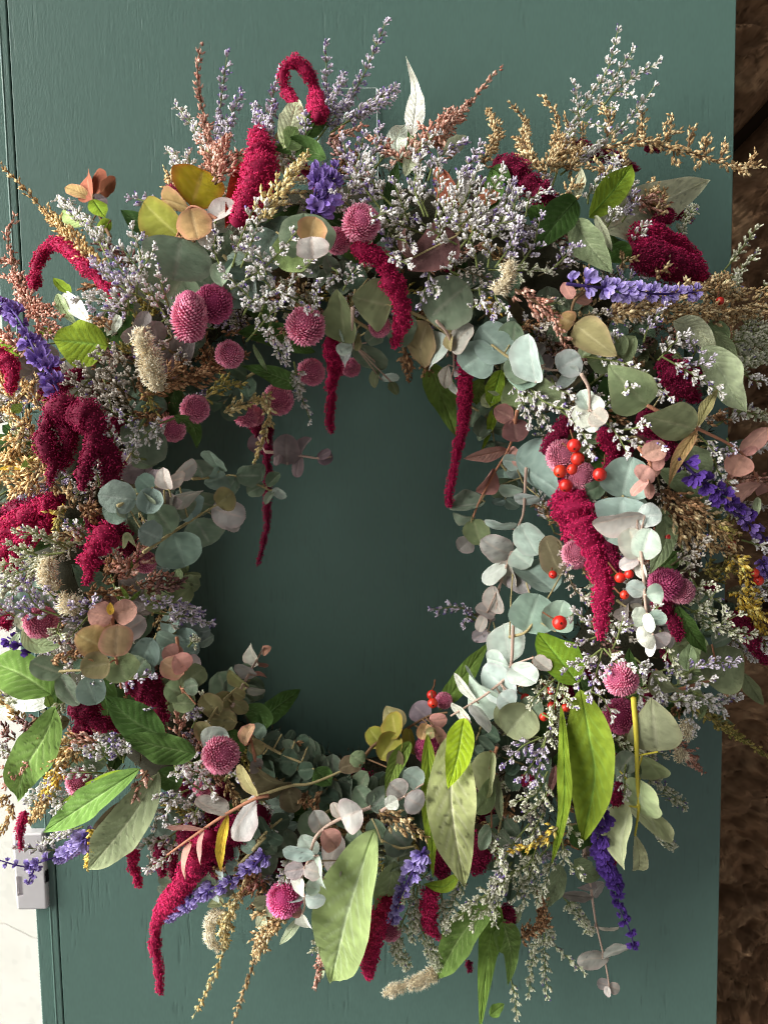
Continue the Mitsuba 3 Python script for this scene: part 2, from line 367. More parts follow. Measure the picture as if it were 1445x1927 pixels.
def statice(P, spread, tone, rng, label=None, size=1.0, pool=None):
    key = key_for('wreath__statice_spray') if pool is None else None
    tip, calyx, violet = STATICE[tone]
    S = spline(P, 26)
    L = np.linalg.norm(np.diff(S, axis=0), axis=1).sum()
    t = unit(np.gradient(S, axis=0))
    view = unit(CAM - S.mean(0))
    side = unit(np.cross(t, view))
    st, fl = (Bag(), Bag()) if pool is None else (pool, pool)
    sc = srgb(STEM['g' if tone != 'k' else 'k']) * 0.9
    st.tube(S, np.linspace(0.00075, 0.00035, len(S)), sc, 5)
    pos, dirs = [], []
    nb = max(5, int(L * 0.82 / 0.0031))
    for k in range(nb + 1):
        s = 0.2 + 0.8 * k / nb
        i = min(int(s * 25), 25)
        sg = 1 if k % 2 else -1
        if k == nb:
            d, ln = t[25], spread * 0.35 + 0.004
        else:
            ph = rng.normal(0, 0.75)
            ang = math.radians(rng.uniform(30, 58))
            d = unit(t[i] * math.cos(ang) + (side[i] * sg * math.cos(ph) + view * math.sin(ph)) * math.sin(ang))
            ln = max(0.0045, spread * (1.05 - 0.72 * s) * rng.uniform(0.55, 1.15))
        cd = unit(np.cross(d, view))
        tau = np.linspace(0, 1, 5)
        bend = side[i] * sg * rng.uniform(0.0, 0.3) - t[i] * 0.12
        B = S[i] + ln * (d * tau[:, None] + bend * (tau ** 2)[:, None])
        st.tube(B, 0.00032, sc, 3, False)
        m = max(3, int(ln / 0.0014))
        for j in range(m):
            q = 0.18 + 0.82 * (j + 0.5) / m
            c = S[i] + ln * (d * q + bend * q * q)
            for side_no in (0, 1, 2):
                if rng.random() < 0.16:
                    continue
                up = t[i] - d * (t[i] @ d)
                up = unit(up + 1e-6 + view * 0.55 + cd * (0.7, -0.5, 0.1)[side_no])
                dirs.append(unit(d * 0.75 + up * 0.8 + rng.normal(0, 0.14, 3))); pos.append(c + rng.normal(0, 0.00025, 3))
    pos, dirs = np.array(pos), np.array(dirs)
    n = len(pos)
    w = FLORET[0][:, 2]
    ca, cb = srgb(np.array(calyx)), srgb(np.array(tip))
    isv = rng.random(n) < violet
    col = (np.where(isv, tint(ca, (ca + srgb((120, 96, 170))) / 2, srgb((120, 96, 170))), tint(ca, (ca + cb) / 2, cb)), np.clip((w - 0.25) / 0.45, 0, 1), 1 + rng.normal(0, 0.1, n))
    ln = 0.0036 * size * rng.uniform(0.7, 1.2, n)
    fl.scatter(*FLORET, pos, frames(dirs, rng), np.stack([ln * 0.46, ln * 0.46, ln], 1), col)
    if pool is not None:
        return
    st.put(key + '__stem', 'petal_matte')
    fl.put(key + '__blossom', 'petal_matte')
    mark(key + '__blossom', kind='stuff')
    mark(key, label)

def plume(P, w, tone, rng, label=None, dens=1.0, pool=None):
    key = key_for('wreath__dried_plume') if pool is None else None
    pal = PLUME[tone]
    S = spline(P, 30)
    L = np.linalg.norm(np.diff(S, axis=0), axis=1).sum()
    t = unit(np.gradient(S, axis=0))
    st, fl = (Bag(), Bag()) if pool is None else (pool, pool)
    sc = srgb(STEM['b' if tone in ('go', 'pk', 'br', 'tan', 'mv') else 't']) * 0.8
    st.tube(S, np.linspace(0.0009, 0.0004, len(S)), sc, 5)
    nb = max(7, int(L / 0.0017))
    pos, dirs, sz = [], [], []
    view = unit(CAM - S.mean(0))
    for k in range(nb):
        s = k / (nb - 1)
        i = min(int(s * 29), 29)
        a = k * 2.399 + rng.normal(0, 0.4)
        e1 = unit(np.cross(t[i], view)); e2 = np.cross(t[i], e1)
        ang = math.radians(rng.uniform(35, 65) * (1 - 0.5 * s))
        d = unit(t[i] * math.cos(ang) + (e1 * math.cos(a) + e2 * math.sin(a)) * math.sin(ang))
        prof = (0.75 + 0.35 * math.sin(min(1.0, s * 1.4) * math.pi)) * (1 - 0.62 * s ** 2.2)
        ln = max(0.0025, 0.66 * w * prof * rng.uniform(0.5, 1.25))
        m = max(3, int(ln / 0.00115 * dens))
        if rng.random() < 0.7:
            st.tube(np.array([S[i], S[i] + d * ln * 0.5, S[i] + d * ln * 0.95]), 0.00028, sc, 3, False)
        for j in range(m):
            q = 0.15 + 0.9 * (j + rng.random()) / m
            pos.append(S[i] + d * ln * q + rng.normal(0, 0.0005, 3))
            dirs.append(unit(d * 0.9 + t[i] * 0.5 + rng.normal(0, 0.45, 3)))
            sz.append(rng.uniform(0.7, 1.25) * (1.1 - 0.25 * s))
    pos, dirs, sz = np.array(pos), np.array(dirs), np.array(sz)
    n = len(pos)
    rows = np.array([tint(q * 0.72, q * 0.97, q * 1.22) for q in srgb(np.array(pal))])
    col = (rows[rng.integers(0, len(rows), n)], BUD[0][:, 2], 1 + rng.normal(0, 0.13, n))
    ln = 0.0045 * sz
    fl.scatter(*BUD, pos, frames(dirs, rng), np.stack([ln * 0.56, ln * 0.56, ln], 1), col)
    if pool is not None:
        return
    st.put(key + '__stem', 'petal_matte'); fl.put(key + '__bud', 'petal_matte')
    mark(key + '__bud', kind='stuff')
    mark(key, label)

def tassel(P, w0, w1, tone, rng, label=None, fluffy=False, base='wreath__amaranth_tassel'):
    key = key_for(base)
    S = spline(P, 60)
    L = np.linalg.norm(np.diff(S, axis=0), axis=1).sum()
    n = 60
    s = np.linspace(0, 1, n)
    R = 0.5 * (w0 + (w1 * (0.8 if not fluffy else 1) - w0) * s ** 1.15)
    lump = meshkit.noise(np.stack([s * L / 0.0048, np.full(n, rng.random() * 50), np.zeros(n)], 1))
    R = R * (0.56 + 0.74 * lump) if not fluffy else R * (0.45 + 0.85 * lump)
    endlen = s * L
    R = R * np.sqrt(np.clip((L - endlen) / max(1.6 * 0.5 * w1, 1e-5), 0.06, 1)) * np.sqrt(np.clip(endlen / (0.4 * w0 + 1e-6), 0.25, 1))
    S = S + (meshkit.noise(np.stack([np.tile(s[:, None] * L / 0.011, (1, 3)) + np.array([0, 9, 17]), np.full((n, 3), rng.random() * 60), np.zeros((n, 3))], -1)) - 0.5) * 0.0035
    t = unit(np.gradient(S, axis=0))
    ref = np.tile(unit(CAM - S.mean(0)), (n, 1))
    a = unit(ref - (ref * t).sum(1, keepdims=True) * t); b = np.cross(t, a)
    bag = Bag()
    lo, hi = (srgb(np.array(x)) for x in (TASSEL[tone] if not fluffy else ((228, 210, 174), (252, 245, 228))))
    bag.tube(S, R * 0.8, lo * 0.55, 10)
    area = (2 * math.pi * R[:-1] * np.linalg.norm(np.diff(S, axis=0), axis=1))
    step = 0.00128 if not fluffy else 0.0011
    m = int(min(area.sum() / step ** 2, 6500))
    i = rng.choice(n - 1, m, p=area / area.sum())
    f = rng.random(m)[:, None]
    ph = rng.random(m) * 2 * math.pi
    C = S[i] * (1 - f) + S[i + 1] * f
    r = R[i] * (1 - f[:, 0]) + R[i + 1] * f[:, 0]
    rad = np.cos(ph)[:, None] * a[i] + np.sin(ph)[:, None] * b[i]
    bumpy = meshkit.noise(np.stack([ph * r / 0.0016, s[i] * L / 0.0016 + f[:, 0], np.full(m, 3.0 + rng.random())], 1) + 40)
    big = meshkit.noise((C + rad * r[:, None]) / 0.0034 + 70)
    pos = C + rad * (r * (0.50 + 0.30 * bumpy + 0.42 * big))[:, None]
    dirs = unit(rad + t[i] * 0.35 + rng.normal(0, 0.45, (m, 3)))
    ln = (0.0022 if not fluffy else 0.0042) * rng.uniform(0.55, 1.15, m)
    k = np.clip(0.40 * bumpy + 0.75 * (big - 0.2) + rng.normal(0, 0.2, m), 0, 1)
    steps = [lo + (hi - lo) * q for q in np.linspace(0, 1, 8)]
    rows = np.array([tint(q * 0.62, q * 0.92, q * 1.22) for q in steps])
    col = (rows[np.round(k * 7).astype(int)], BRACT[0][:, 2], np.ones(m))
    wd = 0.5 if not fluffy else 0.16
    bag.scatter(*BRACT, pos, frames(dirs, rng), np.stack([ln * wd, ln * wd, ln], 1), col)
    bag.put(key, 'velvet')
    mark(key, label)

def globe(c, r, tone, rng, label=None, elong=1.0, tilt=None):
    key = key_for('wreath__globe_amaranth')
    pal = {'pk': ((200, 92, 130), (246, 184, 202)), 'hp': ((214, 70, 134), (246, 160, 202)), 'dp': ((164, 50, 100), (220, 122, 160)), 'pl': ((188, 100, 126), (232, 168, 186))}[tone]
    lo, hi = (srgb(np.array(x)) for x in pal)
    pole = unit(unit(CAM - c) + rng.normal(0, 0.28, 3) + np.array([0.05, 0, 0.3])) if tilt is None else unit(np.array(tilt, float))
    fr = frames(pole[None], ref=np.array([[0.3, 0.2, 1.0]]))[0]
    elong *= rng.uniform(0.84, 1.02)
    bag = Bag()
    sv, sf = trimesh.creation.icosphere(2, 1.0).vertices, trimesh.creation.icosphere(2, 1.0).faces
    bag.add(((sv * 0.8) * np.array([r, r, r * elong])) @ fr + c, sf, lo * 0.6)
    n = int(400 * (0.6 + 0.4 * elong))
    k = np.arange(n) + 0.5
    z = 1 - 1.85 * k / n
    ph = k * 2.39996
    q = np.stack([np.sqrt(1 - z * z) * np.cos(ph), np.sqrt(1 - z * z) * np.sin(ph), z], 1)
    pos = q * np.array([r, r, r * elong]) * (0.70 + 0.12 * (meshkit.noise(q * 2.2 + rng.random() * 30)[:, None] - 0.5))
    up = np.array([0, 0, 1.0]) - q * q[:, 2:3]
    d = unit(q * 0.85 + up * 0.55 + rng.normal(0, 0.07, (n, 3)))
    F = frames(d, ref=np.cross(q, [0.01, 0.02, 1.0]) + 1e-6)
    ln = r * 0.36 * rng.uniform(0.85, 1.12, n) * np.clip(0.45 + (1 - z) * 1.3, 0.45, 1)
    rows = np.array([tint(lo * 0.8, lo + (hi - lo) * 0.45 * q, lo + (hi - lo) * q) for q in np.linspace(0.35, 1, 6)])
    col = (rows[rng.integers(0, 6, n)], BRACT[0][:, 2], 1 + rng.normal(0, 0.06, n))
    bag.scatter(*BRACT, pos @ fr + c, np.einsum('nij,jk->nik', F, fr), np.stack([ln * 0.66, ln * 0.36, ln], 1), col)
    bag.put(key, 'petal_matte')
    mark(key, label)

def petal_patch(bag, B, d, s, L, W, cup, c0, c1, tone=1.0, nu=5, nv=5):
    u, v = np.meshgrid(np.linspace(0, 1, nu), np.linspace(-1, 1, nv), indexing='ij')
    w = W * 0.5 * np.sin(np.pi * np.clip(u * 0.86 + 0.08, 0, 1)) ** 0.7
    nrm = np.cross(s, d)
    p = B + d * (u * L)[..., None] + s * (v * w)[..., None] + nrm * (cup * L * (v * v * 0.5 * np.sin(np.pi * u) - 0.9 * u * u))[..., None]
    i, j = np.meshgrid(np.arange(nu - 1), np.arange(nv - 1), indexing='ij')
    q = np.stack([i * nv + j, (i + 1) * nv + j, (i + 1) * nv + j + 1, i * nv + j + 1], -1).reshape(-1, 4)
    c = (tint(c0, (np.asarray(c0) + c1) / 2, c1), (u * 0.7 + 0.3 * v * v).ravel(), tone)
    bag.add(p.reshape(-1, 3), np.vstack([q[:, [0, 1, 2]], q[:, [0, 2, 3]]]), c)

def salvia(P, w, tone, rng, label=None):
    key = key_for('wreath__salvia_spike')
    lo, hi = (srgb(np.array(x)) for x in {'v': ((84, 58, 130), (150, 124, 194)), 'vl': ((114, 94, 170), (184, 168, 222)), 'vd': ((62, 36, 108), (100, 68, 158))}[tone])
    S = spline(P, 40)
    L = np.linalg.norm(np.diff(S, axis=0), axis=1).sum()
    t = unit(np.gradient(S, axis=0))
    st = Bag(); st.tube(S, np.linspace(0.0011, 0.0006, 40), srgb(np.array((70, 52, 110))) * 0.9, 6); st.put(key + '__stem', 'velvet')
    view = unit(CAM - S.mean(0))
    nw = max(3, int(L / 0.0092))
    for k in range(nw):
        s = (k + 0.5) / nw
        i = min(int(s * 39), 39)
        e1 = unit(np.cross(t[i], view)); e2 = np.cross(e1, t[i])
        for j in range(5):
            a = j * 2 * math.pi / 5 + k * 0.7 + rng.normal(0, 0.2)
            out = e1 * math.cos(a) + e2 * math.sin(a)
            if out @ view < -0.75:
                continue
            if rng.random() < 0.2:
                continue
            d = unit(out * 0.9 + t[i] * rng.uniform(0.2, 0.6) + rng.normal(0, 0.12, 3))
            ln = 0.52 * w * rng.uniform(0.7, 1.15) * (1.08 - 0.45 * s)
            b = Bag()
            s1 = unit(np.cross(d, view + rng.normal(0, 0.3, 3)))
            cm = 0.8 + 0.4 * rng.random()
            fr = frames(d[None], rng)
            b.scatter(*BUD, (S[i] + out * 0.0008)[None], fr, np.array([[ln * 0.42, ln * 0.42, ln * 0.72]]), (np.array([tint(lo * 0.75)]), np.full(len(BUD[0]), 0.5), np.array([cm])))
            B = S[i] + d * ln * 0.45
            for dd, ww in ((0.0, 1.0), (0.75, 0.75), (-0.75, 0.75)):
                pd = unit(d + s1 * dd + view * 0.25)
                petal_patch(b, B, pd, unit(np.cross(pd, view) + rng.normal(0, 0.15, 3)), ln * 0.75, ln * 0.62 * ww, rng.uniform(0.15, 0.5), lo, hi, cm)
            b.put(key_for(key + '__flower'), 'velvet')
    mark(key, label)

PROFILES = {'round': lambda t: np.sqrt(np.clip(1 - (2 * t ** 0.94 - 1) ** 2, 0, 1)), 'heart': lambda t: np.clip(np.sin(np.pi * t ** 0.62), 0, 1) ** 0.8,
            'lance': lambda t: (t ** 0.66 * (1 - t) ** 0.98) / 0.3485, 'blade': lambda t: np.sin(np.pi * t ** 0.85) ** 0.9}

def leaf_mesh(key, C, w, tone, rng, shape, coarse=False, roll=None, fold=None, wave=0.0, arch=0.0, cup=0.0, full=None, spots=0.0, bag=None):
    """A leaf along the centre line C (its base first), w metres wide as seen from the front."""
    C = np.asarray(C, float)
    L = np.linalg.norm(np.diff(C, axis=0), axis=1).sum()
    big = shape in ('lance', 'blade')
    nu, nv = (64, 25) if big and L > 0.03 else (22, 15)
    if L < 0.012 or coarse:
        nu, nv = (11, 9) if not big else (24, 11)
    elif L < 0.022 and not big:
        nu, nv = 16, 11
    S = spline(C, nu)
    tg = unit(np.gradient(S, axis=0))
    view = unit(CAM - S.mean(0))
    if full is None:
        full = {'round': max(w, min(0.82 * L, 2.6 * w + 0.004)), 'heart': max(w, min(0.7 * L, 2.2 * w)), 'lance': w * 1.05, 'blade': w * 1.05}[shape]
    if roll is None:
        roll = math.acos(np.clip(w / full, 0.2, 0.995)) * rng.choice([-1, 1]) + rng.normal(0, 0.07)
    if rng.random() < 0.75:     # leaves turn to the light
        flip = np.cross(tg[nu // 2], np.cross(unit(view - (tg[nu // 2] @ view) * tg[nu // 2]), tg[nu // 2]) * math.cos(roll) + unit(view - (tg[nu // 2] @ view) * tg[nu // 2]) * math.sin(roll))
        roll = -roll if flip @ view > 0 and flip[0] > 0.0 or flip @ view < 0 and flip[0] < 0.0 else roll
    n0 = unit(view - (tg @ view)[:, None] * tg)
    s0 = np.cross(n0, tg)
    rl = (roll + rng.normal(0, 0.3 if big else 0.12) * (np.linspace(0, 1, nu) - 0.4))[:, None]
    sd = s0 * np.cos(rl) + n0 * np.sin(rl)
    nn = np.cross(tg, sd)
    nn = np.where(((nn @ view) < 0)[:, None], -nn, nn)
    t = np.linspace(0.0, 1, nu)
    hw = 0.5 * full * np.maximum(PROFILES[shape](t), 0.015)
    v = np.linspace(-1, 1, nv); v = np.sign(v) * np.abs(v) ** (1.35 if big else 1.1)
    hw = hw * (1 + 0.16 * (meshkit.noise(np.stack([t * 4.5, t * 0 + rng.random() * 40, t * 0], 1)) - 0.5))
    if fold is None:
        fold = rng.uniform(0.05, 0.22) if not big else rng.uniform(0.1, 0.3)
    U, V = np.meshgrid(t, v, indexing='ij')
    ph = rng.random() * 6
    asym = 1 + 0.07 * np.sin(U * 5 + ph) * np.sign(V) + 0.03 * np.sin(U * 17 + 2 * ph) * (1 if big else 0.5)
    x = V * hw[:, None] * asym
    nvein = 9 if big else 6
    phase = U * nvein - np.abs(V) * (2.2 if big else 1.4)
    vein = np.exp(-(((phase + 0.5) % 1 - 0.5) / 0.11) ** 2) * (np.abs(V) < 0.93) * np.clip(U * 8, 0, 1)
    mid = np.exp(-(V / (0.05 if big else 0.07)) ** 2)
    z = fold * np.abs(x) + cup * x * x / max(full, 1e-6) * 2.6 + arch * L * np.sin(np.pi * U)
    z += wave * full * np.sin(U * rng.uniform(10, 16) + ph + np.sign(V) * 1.3) * V * V
    z += (-0.0008 * mid - 0.00045 * vein) * (1 if big else 0.5)
    nz = meshkit.fbm(np.stack([U * L / 0.014, x / 0.014, np.full_like(U, ph * 7)], -1), 3, 5)
    z += (nz - 0.5) * 0.0026 * min(1, full / 0.02)
    P = S[:, None] + sd[:, None] * x[..., None] + nn[:, None] * z[..., None]
    b0, e0, v0 = (srgb(np.array(k)) for k in LEAF[tone][:3])
    j = np.exp(rng.normal(0, 0.03, 3)) * (1 + rng.normal(0, 0.06))
    edge = np.clip((np.maximum(np.abs(V), np.abs(2 * U - 1) ** 1.5) - 0.55) / 0.45, 0, 1) ** 1.5
    mott = meshkit.fbm(np.stack([U * L / 0.004, x / 0.004, np.full_like(U, ph * 3)], -1), 3, 8)
    k = np.clip(0.85 * mid + (0.5 if big else 0.22) * vein, 0, 1) * (1 - edge)
    val = (0.66 + 0.68 * mott) * (0.72 + 0.56 * meshkit.fbm(np.stack([U * L / 0.013, x / 0.013, np.full_like(U, ph * 5)], -1), 2, 4))
    if not spots and rng.random() < 0.4:
        spots = rng.uniform(0.3, 0.9)
    if spots:
        sp = np.clip((meshkit.noise(np.stack([U * L / 0.0022, x / 0.0022, np.full_like(U, ph)], -1), 11) - 0.8) * 9, 0, 1) * spots
        val = val * (1 - 0.7 * sp)
    a, c = np.meshgrid(np.arange(nu - 1), np.arange(nv - 1), indexing='ij')
    q = np.stack([a * nv + c, (a + 1) * nv + c, (a + 1) * nv + c + 1, a * nv + c + 1], -1).reshape(-1, 4)
    b = Bag(); b.add(P.reshape(-1, 3), np.vstack([q[:, [0, 1, 2]], q[:, [0, 2, 3]]]), (tint(v0 * j, b0 * j, e0 * j), (0.5 - 0.5 * k + 0.5 * edge).ravel(), val.ravel()))
    b.put(key, LEAF[tone][3])

def berry(c, r, rng, label=None, stem=True):
    key = key_for('wreath__red_berry')
    col = srgb(np.array((204, 34, 28))) * np.array([1, 1 + abs(rng.normal(0, 0.5)), 1]) * (1 + rng.normal(0, 0.14))
    d = unit(np.array([rng.normal(0, 0.5), -1, rng.normal(-0.3, 0.5)]))
    fr = frames(d[None], ref=np.array([[0, 0.1, 1.0]]))[0]
    rings = [(0, 1.0)] + [(math.sin(a), math.cos(a)) for a in np.linspace(0.18, 2.96, 13)] + [(0, -1.0)]
    v, f = revolve(rings, 18)
    v[0, 2] = 0.9
    v = v * np.array([1, 1, 0.97])
    b = Bag(); b.add((v * r) @ fr + c, f, col); b.put(key + '__skin', 'berry_skin')
    k = Bag()
    ang = np.arange(5) * 2 * math.pi / 5
    dd = np.stack([np.cos(ang), np.sin(ang), np.full(5, 0.9)], 1) @ fr
    k.scatter(*BRACT, np.tile(c + d * r * 0.9, (5, 1)), frames(dd, rng), np.full((5, 3), r * 0.3) * [0.4, 0.4, 1], srgb(np.array((50, 34, 24))))
    if stem:
        end = c - d * r * 2.2 + np.array([rng.normal(0, r), 0.4 * r, r * 1.2])
        k.tube(spline(np.array([c - d * r * 0.9, (c + end) / 2 + rng.normal(0, 0.0008, 3), end]), 6), 0.0006, srgb(np.array((110, 70, 48))), 5)
    k.put(key + '__calyx', 'petal_matte')
    mark(key, label)

